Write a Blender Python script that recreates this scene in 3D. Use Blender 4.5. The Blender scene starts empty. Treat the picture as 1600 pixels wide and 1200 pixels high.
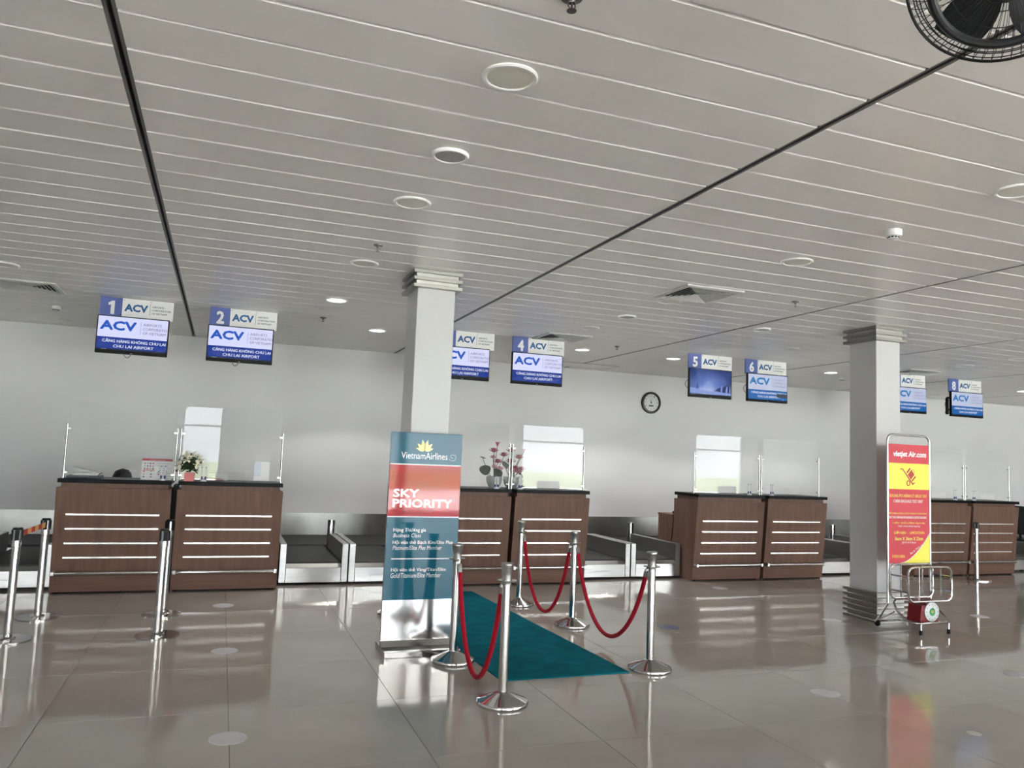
import bpy, bmesh, math, random
from mathutils import Vector, Matrix
random.seed(7)
PI = math.pi
scene = bpy.context.scene
C = bpy.context.collection

# ---------------------------------------------------------------- camera
CAM_H = 1.65
F_PX = 1213.41
RT = ((0.936169324, -0.349241578, 0.040215870),      # camera right
      (0.069809852, 0.072563998, -0.994917610),      # camera down
      (0.344548372, 0.934218811, 0.092312692))       # camera forward
cam_d = bpy.data.cameras.new('camera'); cam = bpy.data.objects.new('camera', cam_d); C.objects.link(cam)
cam_d.sensor_width = 36.0; cam_d.lens = 36.0 * F_PX / 1600.0; cam_d.clip_start = 0.05; cam_d.clip_end = 500
m = Matrix.Identity(4)
for i in range(3):
    m[i][0] = RT[0][i]; m[i][1] = -RT[1][i]; m[i][2] = -RT[2][i]
m[2][3] = CAM_H
cam.matrix_world = m
scene.camera = cam

def ray(x, y):
    a, b = (x - 800) / F_PX, (y - 600) / F_PX
    return Vector([RT[0][i] * a + RT[1][i] * b + RT[2][i] for i in range(3)])
def on_y(x, y, Y):                       # photo pixel -> point on the plane Y
    d = ray(x, y); t = Y / d.y
    return Vector((d.x * t, Y, CAM_H + d.z * t))

# ---------------------------------------------------------------- world, daylight, exposure
EXPOSURE = 3.9
EV = 2.0 ** EXPOSURE
scene.view_settings.view_transform = 'Standard'
scene.view_settings.look = 'None'
scene.view_settings.exposure = EXPOSURE
scene.view_settings.gamma = 1.0
scene.view_settings.use_curve_mapping = False
w = bpy.data.worlds.new('sky'); scene.world = w; w.use_nodes = True
bg = w.node_tree.nodes['Background']
bg.inputs[0].default_value = (0.90, 0.955, 1.0, 1); bg.inputs[1].default_value = 1.0
CEIL = 3.28
WALL_Y = 12.8
X_L, X_R, Y_F = -7.0, 21.0, -8.0         # left wall, right wall, glazed front
sd = bpy.data.lights.new('sun', 'SUN'); sd.energy = 15.0; sd.angle = 0.02; sd.color = (1, 0.965, 0.945)
so = bpy.data.objects.new('sun', sd); C.objects.link(so); so.rotation_euler = (math.radians(-22), math.radians(12), 0)   # high sun standing behind the building, lights the forecourt
pl = bpy.data.lights.new('daylight_portal', 'AREA'); pl.shape = 'RECTANGLE'; pl.size = X_R - X_L; pl.size_y = CEIL
pl.cycles.is_portal = True
po = bpy.data.objects.new('daylight_portal', pl); C.objects.link(po)
po.location = ((X_L + X_R) / 2, Y_F + 0.05, CEIL / 2); po.rotation_euler = (PI / 2, 0, 0)   # faces +Y into the hall

# ---------------------------------------------------------------- materials
MATS = {}
def mat(name, col, rough=0.5, metal=0.0, spec=0.5, coat=0.0, coat_rough=0.05, emit=None, bump=None, var=None, sheen=0.0, dark_base=False):
    if name in MATS: return MATS[name]
    M = bpy.data.materials.new(name); M.use_nodes = True
    nt = M.node_tree; b = nt.nodes['Principled BSDF']
    b.inputs['Base Color'].default_value = (*col, 1); b.inputs['Roughness'].default_value = rough
    b.inputs['Metallic'].default_value = metal; b.inputs['Specular IOR Level'].default_value = spec
    b.inputs['Coat Weight'].default_value = coat; b.inputs['Coat Roughness'].default_value = coat_rough
    b.inputs['Sheen Weight'].default_value = sheen
    if dark_base: b.inputs['Base Color'].default_value = (.01, .01, .012, 1)
    if emit is not None:
        b.inputs['Emission Color'].default_value = (*col, 1); b.inputs['Emission Strength'].default_value = emit
    if var:                                # (scale vec, amount, detail): tonal variation of the thing itself
        tc = nt.nodes.new('ShaderNodeTexCoord'); mp = nt.nodes.new('ShaderNodeMapping'); nz = nt.nodes.new('ShaderNodeTexNoise')
        mp.inputs['Scale'].default_value = var[0]; nz.inputs['Scale'].default_value = 1.0; nz.inputs['Detail'].default_value = var[2]
        mx = nt.nodes.new('ShaderNodeMix'); mx.data_type = 'RGBA'
        rp = nt.nodes.new('ShaderNodeValToRGB'); rp.color_ramp.elements[0].position = 0.3; rp.color_ramp.elements[1].position = 0.7
        nt.links.new(tc.outputs['Object'], mp.inputs['Vector']); nt.links.new(mp.outputs[0], nz.inputs['Vector'])
        nt.links.new(nz.outputs['Fac'], rp.inputs[0]); nt.links.new(rp.outputs[0], mx.inputs['Factor'])
        k = var[1]
        mx.inputs['A'].default_value = (*[c * (1 - k) for c in col], 1); mx.inputs['B'].default_value = (*[min(1, c * (1 + k)) for c in col], 1)
        nt.links.new(mx.outputs['Result'], b.inputs['Base Color'])
    if bump:                               # (scale, strength)
        tc = nt.nodes.new('ShaderNodeTexCoord'); nz = nt.nodes.new('ShaderNodeTexNoise'); bp = nt.nodes.new('ShaderNodeBump')
        nz.inputs['Scale'].default_value = bump[0]; nz.inputs['Detail'].default_value = 4
        bp.inputs['Strength'].default_value = bump[1]; bp.inputs['Distance'].default_value = 0.01
        nt.links.new(tc.outputs['Object'], nz.inputs['Vector']); nt.links.new(nz.outputs['Fac'], bp.inputs['Height'])
        nt.links.new(bp.outputs[0], b.inputs['Normal'])
    MATS[name] = M
    return M
def clear_mat(name, tint, base_refl=0.05, rough=0.0, haze=0.0):   # thin acrylic or glass: see-through plus mirror reflection by angle
    if name in MATS: return MATS[name]
    M = bpy.data.materials.new(name); M.use_nodes = True; nt = M.node_tree; nt.nodes.clear()
    out = nt.nodes.new('ShaderNodeOutputMaterial'); tr = nt.nodes.new('ShaderNodeBsdfTransparent'); gl = nt.nodes.new('ShaderNodeBsdfGlossy')
    lw = nt.nodes.new('ShaderNodeLayerWeight'); pw = nt.nodes.new('ShaderNodeMath'); ma = nt.nodes.new('ShaderNodeMath'); mx = nt.nodes.new('ShaderNodeMixShader')
    lw.inputs[0].default_value = 0.5; pw.operation = 'POWER'; pw.inputs[1].default_value = 5
    ma.operation = 'MULTIPLY_ADD'; ma.inputs[1].default_value = 1 - base_refl; ma.inputs[2].default_value = base_refl
    tr.inputs[0].default_value = (*tint, 1); gl.inputs['Roughness'].default_value = rough
    nt.links.new(lw.outputs['Facing'], pw.inputs[0]); nt.links.new(pw.outputs[0], ma.inputs[0]); nt.links.new(ma.outputs[0], mx.inputs[0])
    nt.links.new(tr.outputs[0], mx.inputs[1]); nt.links.new(gl.outputs[0], mx.inputs[2])
    last = mx
    if haze:
        df = nt.nodes.new('ShaderNodeBsdfDiffuse'); m2 = nt.nodes.new('ShaderNodeMixShader'); m2.inputs[0].default_value = haze
        nt.links.new(mx.outputs[0], m2.inputs[1]); nt.links.new(df.outputs[0], m2.inputs[2]); last = m2
    nt.links.new(last.outputs[0], out.inputs[0])
    MATS[name] = M
    return M
def screen_mat(name, col, k=1.0): return mat(name, col, rough=0.3, spec=0.15, emit=k / EV, dark_base=True)

WALL = mat('wall_paint', (0.80, 0.797, 0.81), 0.7, var=((0.35, 0.35, 0.5), 0.05, 3), bump=(60, 0.03))
CEILM = mat('ceiling_metal', (0.85, 0.83, 0.795), 0.32, spec=0.55, var=((0.5, 0.6, 1), 0.03, 3))
CEILD = mat('ceiling_void', (0.02, 0.02, 0.02), 0.8)
CARR = mat('ceiling_carrier', (0.2, 0.2, 0.2), 0.4, metal=0.4)
GROUT = mat('grout', (0.12, 0.11, 0.10), 0.8)
COLP = mat('column_panel', (0.57, 0.57, 0.57), 0.35, spec=0.4, bump=(25, 0.02))
STEEL = mat('brushed_steel', (0.47, 0.465, 0.45), 0.3, metal=1.0, var=((2, 2, 30), 0.08, 3))
STEELD = mat('dull_steel', (0.37, 0.365, 0.345), 0.36, metal=1.0, var=((3, 3, 3), 0.15, 3))
CHROME = mat('chrome', (0.56, 0.55, 0.54), 0.10, metal=1.0)
POSTM = mat('post_steel', (0.34, 0.335, 0.33), 0.14, metal=1.0)
BANDM = mat('band_steel', (0.30, 0.29, 0.27), 0.33, metal=1.0, var=((2, 2, 30), 0.08, 3))
BLACKP = mat('black_plastic', (0.010, 0.010, 0.011), 0.45, spec=0.15)
RUBBER = mat('belt_rubber', (0.035, 0.035, 0.035), 0.65, bump=(300, 0.15))
STONE = mat('black_stone', (0.008, 0.008, 0.009), 0.3, spec=0.07)
WHITE = mat('white_paint', (0.8, 0.8, 0.78), 0.4)
def wood_mat(name, sc):
    return mat(name, (0.175, 0.098, 0.070), 0.42, spec=0.25, var=(sc, 0.16, 5))
WOOD = wood_mat('wood_laminate', (22, 22, 1.1)); WOODH = wood_mat('wood_laminate_cross', (1.1, 22, 26)); WOODS = wood_mat('wood_laminate_side', (22, 16, 1.0))
TILE = mat('polished_tile', (0.41, 0.375, 0.335), 0.07, spec=0.6, var=((1.3, 1.6, 1), 0.07, 4))
CARPET = mat('teal_carpet', (0.006, 0.140, 0.185), 0.95, spec=0.05, var=((7, 7, 7), 0.18, 6), bump=(500, 0.5))
VELVET = mat('red_velvet', (0.36, 0.006, 0.02), 0.75, spec=0.15, sheen=0.06)
ACRYL = clear_mat('clear_acrylic', (0.985, 0.99, 0.985), 0.024, 0.0, 0.025)
GLASS = clear_mat('window_glass', (0.96, 0.965, 0.97), 0.05)

# ---------------------------------------------------------------- mesh helpers
class MB:
    def __init__(s): s.v = []; s.f = []
    def add(s, v, f):
        o = len(s.v); s.v += [tuple(p) for p in v]; s.f += [tuple(i + o for i in q) for q in f]; return s
    def box(s, x0, x1, y0, y1, z0, z1):
        v = [(x, y, z) for z in (z0, z1) for y in (y0, y1) for x in (x0, x1)]
        return s.add(v, [(0, 2, 3, 1), (4, 5, 7, 6), (0, 1, 5, 4), (2, 6, 7, 3), (0, 4, 6, 2), (1, 3, 7, 5)])
    def bev(s, x0, x1, y0, y1, z0, z1, b=0.005, seg=1):
        bm = bmesh.new(); bmesh.ops.create_cube(bm, size=1)
        for v in bm.verts: v.co = ((x0 + x1) / 2 + v.co.x * (x1 - x0), (y0 + y1) / 2 + v.co.y * (y1 - y0), (z0 + z1) / 2 + v.co.z * (z1 - z0))
        bmesh.ops.bevel(bm, geom=bm.edges[:], offset=b, segments=seg, affect='EDGES', profile=0.5)
        return s.from_bm(bm)
    def from_bm(s, bm):
        bm.verts.index_update(); v = [tuple(q.co) for q in bm.verts]; f = [tuple(q.index for q in p.verts) for p in bm.faces]
        bm.free(); return s.add(v, f)
    def tube(s, path, r, n=10, closed=False):
        P = [Vector(p) for p in path]; N = len(P); rs = r if isinstance(r, (list, tuple)) else [r] * N
        T = []
        for i in range(N):
            a = P[(i - 1) % N] if (closed or i > 0) else P[i]; b = P[(i + 1) % N] if (closed or i < N - 1) else P[i]
            T.append((b - a).normalized())
        u = T[0].orthogonal().normalized(); v = []; 
        for i in range(N):
            u = (u - T[i] * u.dot(T[i]))
            u = u.normalized() if u.length > 1e-6 else T[i].orthogonal().normalized()
            w_ = T[i].cross(u)
            for k in range(n):
                a = 2 * PI * k / n; v.append(P[i] + (u * math.cos(a) + w_ * math.sin(a)) * rs[i])
        f = []
        for i in range(N if closed else N - 1):
            j = (i + 1) % N
            for k in range(n): f.append((i * n + k, i * n + (k + 1) % n, j * n + (k + 1) % n, j * n + k))
        if not closed: f += [tuple(range(n))[::-1], tuple((N - 1) * n + k for k in range(n))]
        return s.add(v, f)
    def lathe(s, prof, n=32, c=(0, 0, 0), axis='z', sy=1.0):
        v = []; f = []; M_ = len(prof)
        for r, z in prof:
            for k in range(n):
                a = 2 * PI * k / n; x, y = r * math.cos(a), r * math.sin(a) * sy
                if axis == 'z': p = (c[0] + x, c[1] + y, c[2] + z)
                elif axis == '-y': p = (c[0] + x, c[1] - z, c[2] + y)
                else: p = (c[0] + z, c[1] + x, c[2] + y)
                v.append(p)
        for i in range(M_ - 1):
            for k in range(n): f.append((i * n + k, i * n + (k + 1) % n, (i + 1) * n + (k + 1) % n, (i + 1) * n + k))
        if prof[0][0] > 1e-6: f.append(tuple(range(n))[::-1])
        if prof[-1][0] > 1e-6: f.append(tuple((M_ - 1) * n + k for k in range(n)))
        return s.add(v, f)
    def prism(s, poly, a0, a1, plane='xz'):
        n = len(poly)
        def P(p, a): return {'xz': (p[0], a, p[1]), 'yz': (a, p[0], p[1]), 'xy': (p[0], p[1], a)}[plane]
        v = [P(p, a0) for p in poly] + [P(p, a1) for p in poly]
        f = [tuple(range(n)), tuple(range(2 * n - 1, n - 1, -1))] + [(i, i + n, (i + 1) % n + n, (i + 1) % n) for i in range(n)]
        return s.add(v, f)
    def move(s, M_): s.v = [tuple(M_ @ Vector(p)) for p in s.v]; return s
    def build(s, name, material, parent=None, smooth=True, angle=35, fix=True):
        me = bpy.data.meshes.new(name); me.from_pydata(s.v, [], s.f)
        if fix:
            bm = bmesh.new(); bm.from_mesh(me); bmesh.ops.recalc_face_normals(bm, faces=bm.faces[:]); bm.to_mesh(me); bm.free()
        me.materials.append(material)
        if smooth:
            me.polygons.foreach_set('use_smooth', [True] * len(me.polygons)); me.set_sharp_from_angle(angle=math.radians(angle))
        o = bpy.data.objects.new(name, me); C.objects.link(o)
        if parent: o.parent = parent
        return o
def tag(o, label, cat, group=None):
    o['label'] = label; o['category'] = cat
    if group: o['group'] = group
    return o
def struct(o): o['kind'] = 'structure'; return o
def empty(name, loc, label, cat, group=None, rz=0):
    o = bpy.data.objects.new(name, None); C.objects.link(o); o.location = loc; o.rotation_euler[2] = rz; o.empty_display_size = 0.1
    return tag(o, label, cat, group)
def copy_tree(o, parent=None):
    c = o.copy(); C.objects.link(c); c.parent = parent
    for ch in [q for q in bpy.data.objects if q.parent == o]: copy_tree(ch, c)
    return c
def rrect(x0, x1, z0, z1, r, n=5, bottom=True):
    pts = []
    for cx, cz, a0, rr in ((x1 - r, z1 - r, 0, r), (x0 + r, z1 - r, 90, r), (x0 + r, z0 + r, 180, r if bottom else 0), (x1 - r, z0 + r, 270, r if bottom else 0)):
        if rr == 0: pts.append((x0 if a0 == 180 else x1, z0)); continue
        for k in range(n + 1):
            a = math.radians(a0 + 90 * k / n); pts.append((cx + r * math.cos(a), cz + r * math.sin(a)))
    return pts
def text(name, body, box, y, material, parent, shear=0.0, bold=0.0, depth=0.0008, M_=None):
    """flat lettering fitted to box (x0, x1, z0, z1), facing -Y; x1 or x0 None keeps the aspect"""
    cu = bpy.data.curves.new(name, 'FONT'); cu.body = body; cu.size = 1.0; cu.shear = shear; cu.resolution_u = 2; cu.fill_mode = 'FRONT'
    tmp = bpy.data.objects.new('tmp_text', cu); me = bpy.data.meshes.new_from_object(tmp)
    bpy.data.objects.remove(tmp); bpy.data.curves.remove(cu)
    xs = [v.co.x for v in me.vertices]; ys = [v.co.y for v in me.vertices]
    ax, bx, ay, by = min(xs), max(xs), min(ys), max(ys)
    x0, x1, z0, z1 = box; sz = (z1 - z0) / (by - ay)
    if x1 is None: x1 = x0 + (bx - ax) * sz
    if x0 is None: x0 = x1 - (bx - ax) * sz
    sx = (x1 - x0) / (bx - ax)
    e = bold * (z1 - z0)                       # stroke weight: overlaid copies, kept inside the box
    fx, fz = (x1 - x0 - 2 * e) / (x1 - x0), (z1 - z0 - 2 * e) / (z1 - z0)
    base = [((v.co.x - ax) * sx * fx + x0 + e, (v.co.y - ay) * sz * fz + z0 + e) for v in me.vertices]
    faces = [tuple(q.vertices) for q in me.polygons]; bpy.data.meshes.remove(me)
    sh = [(0, 0)] if e == 0 else ([(-e, 0), (e, 0)] if bold < .03 else [(e * math.cos(PI * k / 4), e * math.sin(PI * k / 4)) for k in range(8)] + [(0, 0)])
    vs, fs = [], []
    for i, (dx, dz) in enumerate(sh):
        o_ = len(vs); vs += [Vector((px + dx, y - .00004 * i, pz + dz)) for px, pz in base]; fs += [tuple(q + o_ for q in f) for f in faces]
    if M_: vs = [M_ @ p for p in vs]
    me = bpy.data.meshes.new(name); me.from_pydata(vs, [], fs)
    me.name = name; me.materials.clear(); me.materials.append(material)
    o = bpy.data.objects.new(name, me); C.objects.link(o); o.parent = parent
    return o

# ================================================================ THE SETTING
# floor: slab with individually laid polished tiles, plain tiled field beyond them
TX, TY, TP, TQ = -0.885, 4.253, 1.039, 1.028
fl = struct(MB().box(X_L, X_R, Y_F, WALL_Y, -0.12, -0.004).build('floor', GROUT, smooth=False))
gap = 0.0016
tm = MB().bev(gap, TP - gap, gap, TQ - gap, -0.004, 0.0, 0.0012)
tile0 = tm.build('tile', TILE, fl, smooth=False)
first = True
for i in range(-3, 15):
    for j in range(-1, 9):
        x, y = TX + i * TP, TY + j * TQ
        if x + TP > X_R or y + TQ > WALL_Y + 0.35: continue
        t = tile0 if first else tile0.copy()
        if not first: C.objects.link(t)
        first = False; t.location = (x, y, 0)
x_a, x_b, y_a = TX - 3 * TP, TX + 15 * TP, TY - TQ
fm = MB()
fm.box(X_L, x_a - gap, Y_F, WALL_Y, -0.004, 0.0); fm.box(x_b + gap, X_R, Y_F, WALL_Y, -0.004, 0.0); fm.box(x_a, x_b, Y_F, y_a - gap, -0.004, 0.0)
fm.build('floor_field', TILE, fl, smooth=False)

# ceiling: metal planks in bays, dark carrier channels between the bays
ce = struct(MB().box(X_L, X_R, Y_F, WALL_Y, CEIL + 0.04, CEIL + 0.16).build('ceiling', CEILD, smooth=False))
BX, BW, PP, PY = -0.513, 3.113, 0.3062, 2.265
def plank_mesh(L):
    g, c, t = 0.0015, 0.0095, 0.024
    prof = [(g, CEIL + t), (g, CEIL + c), (g + c, CEIL), (PP - g - c, CEIL), (PP - g, CEIL + c), (PP - g, CEIL + t)]
    return MB().prism(prof, 0.0, L, 'yz')
pk0 = plank_mesh(BW - 0.05).build('plank', CEILM, ce, smooth=False)
first = True
for b in range(-1, 6):
    for j in range(-2, 35):
        y = PY + j * PP
        if y + PP > WALL_Y + 0.2: continue
        t = pk0 if first else pk0.copy()
        if not first: C.objects.link(t)
        first = False; t.location = (BX + b * BW + 0.025, y, random.uniform(-0.0006, 0.0006))
fm = MB(); y0 = PY - 2 * PP
fm.box(X_L, X_R, Y_F, y0 - 0.003, CEIL, CEIL + 0.03); fm.box(X_L, BX - BW - 0.025, y0, WALL_Y, CEIL, CEIL + 0.03); fm.box(BX + 6 * BW + 0.03, X_R, y0, WALL_Y, CEIL, CEIL + 0.03)
fm.build('ceiling_field', CEILM, ce, smooth=False)
for b in range(-1, 7):
    x = BX + b * BW
    o = struct(MB().box(x - 0.025, x - 0.009, y0, WALL_Y, CEIL + 0.002, CEIL + 0.03).box(x + 0.009, x + 0.025, y0, WALL_Y, CEIL + 0.002, CEIL + 0.03).build('trim_%d' % (b + 2), CARR, smooth=False))

# walls
struct(MB().box(X_L - 0.2, X_R + 0.2, WALL_Y, WALL_Y + 0.2, -0.12, CEIL + 0.16).build('wall_back', WALL, smooth=False))
struct(MB().box(X_L - 0.2, X_L, Y_F, WALL_Y, -0.12, CEIL + 0.16).build('wall_left', WALL, smooth=False))
struct(MB().box(X_R, X_R + 0.2, Y_F, WALL_Y, -0.12, CEIL + 0.16).build('wall_right', WALL, smooth=False))
kb = MB()
struct(kb.box(X_L, X_R, WALL_Y - 0.012, WALL_Y, 0.25, 0.62).build('baseboard_back', STEELD, smooth=False))
# glazed front behind the camera
FR = mat('window_frame', (0.5, 0.5, 0.5), 0.4, metal=0.3)
BAYS = [(-6.9, -4.9), (-1.45, 0.0), (1.9, 4.6), (4.7, 7.4), (10.5, 13.2), (14.5, 17.3), (17.4, 20.4)]
WT = 3.18
wf = MB(); edge = X_L
for a, b in BAYS + [(X_R, X_R)]:
    if a > edge: wf.box(edge, a, Y_F - 0.2, Y_F, -0.12, WT)
    edge = b
wf.box(X_L - .2, X_R + .2, Y_F - 0.2, Y_F, WT, CEIL + 0.16)
struct(wf.build('wall_front', WALL, smooth=False))
for k, (a, b) in enumerate(BAYS):
    f_ = MB().box(a, a + 0.06, Y_F - 0.12, Y_F - .04, 0, WT).box(b - 0.06, b, Y_F - 0.12, Y_F - .04, 0, WT).box(a + 0.06, b - 0.06, Y_F - 0.12, Y_F - .04, 0, 0.08).box(a + 0.06, b - 0.06, Y_F - 0.12, Y_F - .04, WT - 0.08, WT).box(a + 0.06, b - 0.06, Y_F - 0.10, Y_F - 0.06, 2.2, 2.26)
    wo = struct(f_.build('window_%d' % (k + 1), FR, smooth=False))
    MB().box(a + 0.06, b - 0.06, Y_F - 0.085, Y_F - 0.077, 0.08, WT - 0.08).build('pane', GLASS, wo, smooth=False)
# forecourt outside
PAVE = mat('forecourt_paving', (0.43, 0.43, 0.43), 0.9); GRASS = mat('verge_grass', (0.12, 0.15, 0.07), 0.95, var=((0.5, 0.5, 1), 0.3, 5))
struct(MB().box(-40, 60, -22, Y_F - 0.2, -0.2, -0.05).build('pavement', PAVE, smooth=False))
struct(MB().box(-40, 60, -60, -22, -0.2, 0.0).build('verge', GRASS, smooth=False))

# columns
def column(xc, yc, label):
    root = empty('column', (xc, yc, 0), label, 'column')
    hx, hy = 0.175, 0.20
    MB().bev(-hx, hx, -hy, hy, 0.0, CEIL, 0.006).build('shaft', COLP, root)
    MB().box(-hx - .018, hx + .018, -hy - .018, hy + .018, 0.005, 0.325).build('base_sleeve', STEELD, root)
    MB().box(-hx - .018, hx + .018, -hy - .018, hy + .018, CEIL - 0.16, CEIL - 0.001).build('capital_sleeve', STEELD, root)
    bm_ = MB().bev(-hx - .05, hx + .05, -hy - .05, hy + .05, 0, 0.033, 0.003)
    b0 = bm_.build('base_band', BANDM, root)
    for k in range(6):
        o = b0 if k == 0 else b0.copy()
        if k: C.objects.link(o); o.parent = root
        o.location.z = 0.0 + k * 0.0585
    for k in range(3):
        o = b0.copy(); C.objects.link(o); o.parent = root; o.name = 'capital_band'
        o.location.z = CEIL - 0.165 + k * 0.0655
    return root
column(1.72, 6.92, 'white square column with steel bands behind the teal priority sign')
column(7.012, 6.92, 'white square column with banded steel foot behind the baggage sizer')

WORD = ('zero', 'one', 'two', 'three', 'four', 'five', 'six', 'seven', 'eight')
# ================================================================ CHECK-IN COUNTERS
CY0, CY1 = 9.53, 9.42            # counter foot and overhanging top of the front
PAIRS = [(-1.604, -0.454, 0.705), (2.41, 3.56, 4.645), (6.33, 7.51, 8.62), (10.455, 11.62, 12.69)]
STRIP = mat('aluminium_strip', (0.80, 0.79, 0.77), 0.22, metal=0.85)
def counter(x0, x1, n, label):
    wd = x1 - x0; root = empty('check_in_counter', ((x0 + x1) / 2, CY0, 0), label, 'counter', 'check-in counters')
    a, b = -wd / 2, wd / 2; d = CY1 - CY0          # local: front foot at y = 0
    def fy(z): return d * (z - 0.0) / 1.13
    # front panel (sloped), kick panel, side panels, inner back
    MB().prism([(fy(.19), .19), (d, 1.13), (d + .025, 1.13), (fy(.19) + .025, .19)], a, b, 'yz').build('front_panel', WOOD, root, smooth=False)
    MB().prism([(fy(.02), .02), (fy(.187), .187), (fy(.187) + .025, .187), (.025, .02)], a, b, 'yz').build('kick_panel', WOODH, root, smooth=False)
    prof = [(.03, 0.0), (d + .025, 1.13), (.50, 1.13), (.50, .86), (.93, .86), (.93, 0.0)]
    for s in (a + .001, b - .021):
        MB().prism(prof, s, s + .02, 'yz').build('side_panel', WOODS, root, smooth=False)
    MB().box(a + .021, b - .021, .48, .50, .0, 1.13).build('inner_panel', WOODS, root, smooth=False)
    MB().bev(a - .001, b + .001, .505, .95, .86, .885, .003).build('desk_top', WOODH, root, smooth=False)
    MB().box(a + .035, b - .035, d + .045, .47, 1.13, 1.181).build('neck', WOOD, root, smooth=False)
    MB().bev(a - .004 + .01, b + .004 - .01, d - .015, .505, 1.181, 1.225, .004).build('transaction_top', STONE, root, smooth=False)
    for k, z in enumerate((.845, .693, .538, .385)):
        MB().bev(a + .105, b - .105, fy(z) - .006, fy(z) + .004, z - .010, z + .010, .002).build('trim_strip', STRIP, root, smooth=False)
    z = .225; y = fy(z) - .055
    rl = MB().tube([(a + .03, y, z), (b - .03, y, z)], .022, 14).build('bumper_rail', CHROME, root)
    for s in (a + .03, b - .03): MB().bev(s - .02, s + .02, y - .024, fy(z) + .002, z - .024, z + .024, .006).build('rail_bracket', STEEL, rl)
    for s in (a + .06, b - .06): MB().lathe([(.018, 0), (.018, .021)], 10, (s, .04, 0)).build('foot', BLACKP, root)
    return root
note = ['with papers and an info board on top', 'with a lily bouquet on top', 'with a lotus pot, partly behind the teal priority sign', 'with a lotus pot by the acrylic post', 'with a bare top and its desk side showing', 'with a bare top and full bumper rail', 'behind the red and yellow baggage sizer', 'behind a lone belt post']
for k, (xa, xm, xb) in enumerate(PAIRS):
    counter(xa, xm - 0.028, 2 * k + 1, 'brown wood counter under board %s, %s' % (WORD[2 * k + 1], note[2 * k]))
    counter(xm + 0.028, xb, 2 * k + 2, 'brown wood counter under board %s, %s' % (WORD[2 * k + 2], note[2 * k + 1]))
    # cable box in the slot between two counters
    MB().box(xm - .022, xm + .022, 9.62, 9.98, .03, 1.17).build('filler_box', BLACKP)
    tag(bpy.context.collection.objects[-1], 'narrow black filler between the counters under boards %s and %s' % (WORD[2 * k + 1], WORD[2 * k + 2]), 'filler box', 'fillers between paired counters')

# acrylic screens on posts
TOPZ = 1.225
GY = 9.57
def guard(x0, x1, n):
    wd = x1 - x0; root = empty('acrylic_screen', ((x0 + x1) / 2, GY, TOPZ), 'clear acrylic screen with rounded corners on counter under board %s' % WORD[n], 'screen', 'acrylic screens on the counters')
    a, b = -wd / 2, wd / 2
    top = rrect(a + .025, b - .025, .012, .838, .045, 6, bottom=False)
    pts = top[:-2] + [(a + .025, .012), (-.16, .012), (-.16, .105), (-.15, .115), (.15, .115), (.16, .105), (.16, .012), (b - .025, .012)]
    MB().prism(pts, -.003, .003, 'xz').build('pane', ACRYL, root, smooth=False)
    for s, t in ((a, 1), (b, -1)):
        p = MB().tube([(s, -.0, 0), (s, -.0, .575)], .0105, 12).build('post', POSTM, root)
        MB().lathe([(.016, 0), (.016, .008), (.0, .008)], 12, (s, 0, .575)).build('post_cap', POSTM, p)
        MB().lathe([(.0185, 0), (.0185, .006), (.0115, .008)], 14, (s, 0, 0)).build('post_flange', CHROME, p)
        for z in (.06, .53): MB().bev(min(s, s + t * .04), max(s, s + t * .04), -.009, .009, z - .012, z + .012, .003).build('clip', POSTM, p)
for k, (xa, xm, xb) in enumerate(PAIRS):
    guard(xa + .03, xm - .02, 2 * k + 1); guard(xm + .02, xb - .03, 2 * k + 2)

# ================================================================ CONVEYORS
MARK = mat('faint_marking', (0.42, 0.42, 0.42), 0.5)
def weigh(x0, x1, label):
    wd = x1 - x0; root = empty('weigh_conveyor', ((x0 + x1) / 2, 9.80, 0), label, 'conveyor', 'weigh conveyors between the counters')
    a, b = -wd / 2, wd / 2
    for s in (a, b - .075):
        p = MB().bev(s, s + .075, 0, 1.33, .03, .49, .004).build('side_panel', STEEL, root, smooth=False)
    MB().bev(a + .077, b - .077, .004, .03, .03, .205, .003).build('front_plate', STEEL, root, smooth=False)
    MB().prism([(.004, .207), (.05, .250), (.05, .207)], a + .077, b - .077, 'yz').build('belt_lip', STEEL, root, smooth=False)
    MB().box(a + .077, b - .077, .032, 1.60, .05, .205).build('bed', STEELD, root, smooth=False)
    MB().bev(a + .085, b - .085, .055, 1.652, .21, .272, .015, 2).build('belt', RUBBER, root)
    MB().lathe([(.05, .03), (.05, .655), (.046, .66), (0, .66)], 20, (b - .038, 1.40, 0)).build('deflector_post', CHROME, root)
    mk = MB().lathe([(.013, 0), (.013, .001), (.0, .001)], 14, (-.13, .004, .105), '-y').box(-.10, .10, .0030, .0042, .108, .116).build('marking', MARK, root)
    for s in (a + .06, b - .06):
        for y in (.2, 1.1): MB().lathe([(.03, 0), (.03, .03)], 10, (s, y, 0)).build('foot', BLACKP, root)
weigh(-2.43, -1.62, 'steel weigh conveyor beside the counter under board one')
weigh(.745, 1.555, 'steel weigh conveyor next to the lily bouquet counter')
weigh(1.570, 2.38, 'steel weigh conveyor half hidden by the teal priority sign')
weigh(4.69, 5.49, 'steel weigh conveyor beside the counter under board four')
weigh(5.505, 6.305, 'steel weigh conveyor beside the counter under board five')
weigh(8.66, 9.50, 'steel weigh conveyor beside the counter under board six')
weigh(9.515, 10.40, 'steel weigh conveyor behind the banded column by the sizer')
weigh(12.74, 13.56, 'steel weigh conveyor beside the counter under board eight')
col_ = empty('collector_conveyor', (6, 11.46, 0), 'long black collector belt running along the grey back wall', 'conveyor')
MB().box(-12, 13.5, 0, .03, .03, .235).build('front_skirt', STEEL, col_, smooth=False)
MB().box(-12, 13.5, .03, 1.30, .03, .25).build('bed', STEELD, col_, smooth=False)
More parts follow.
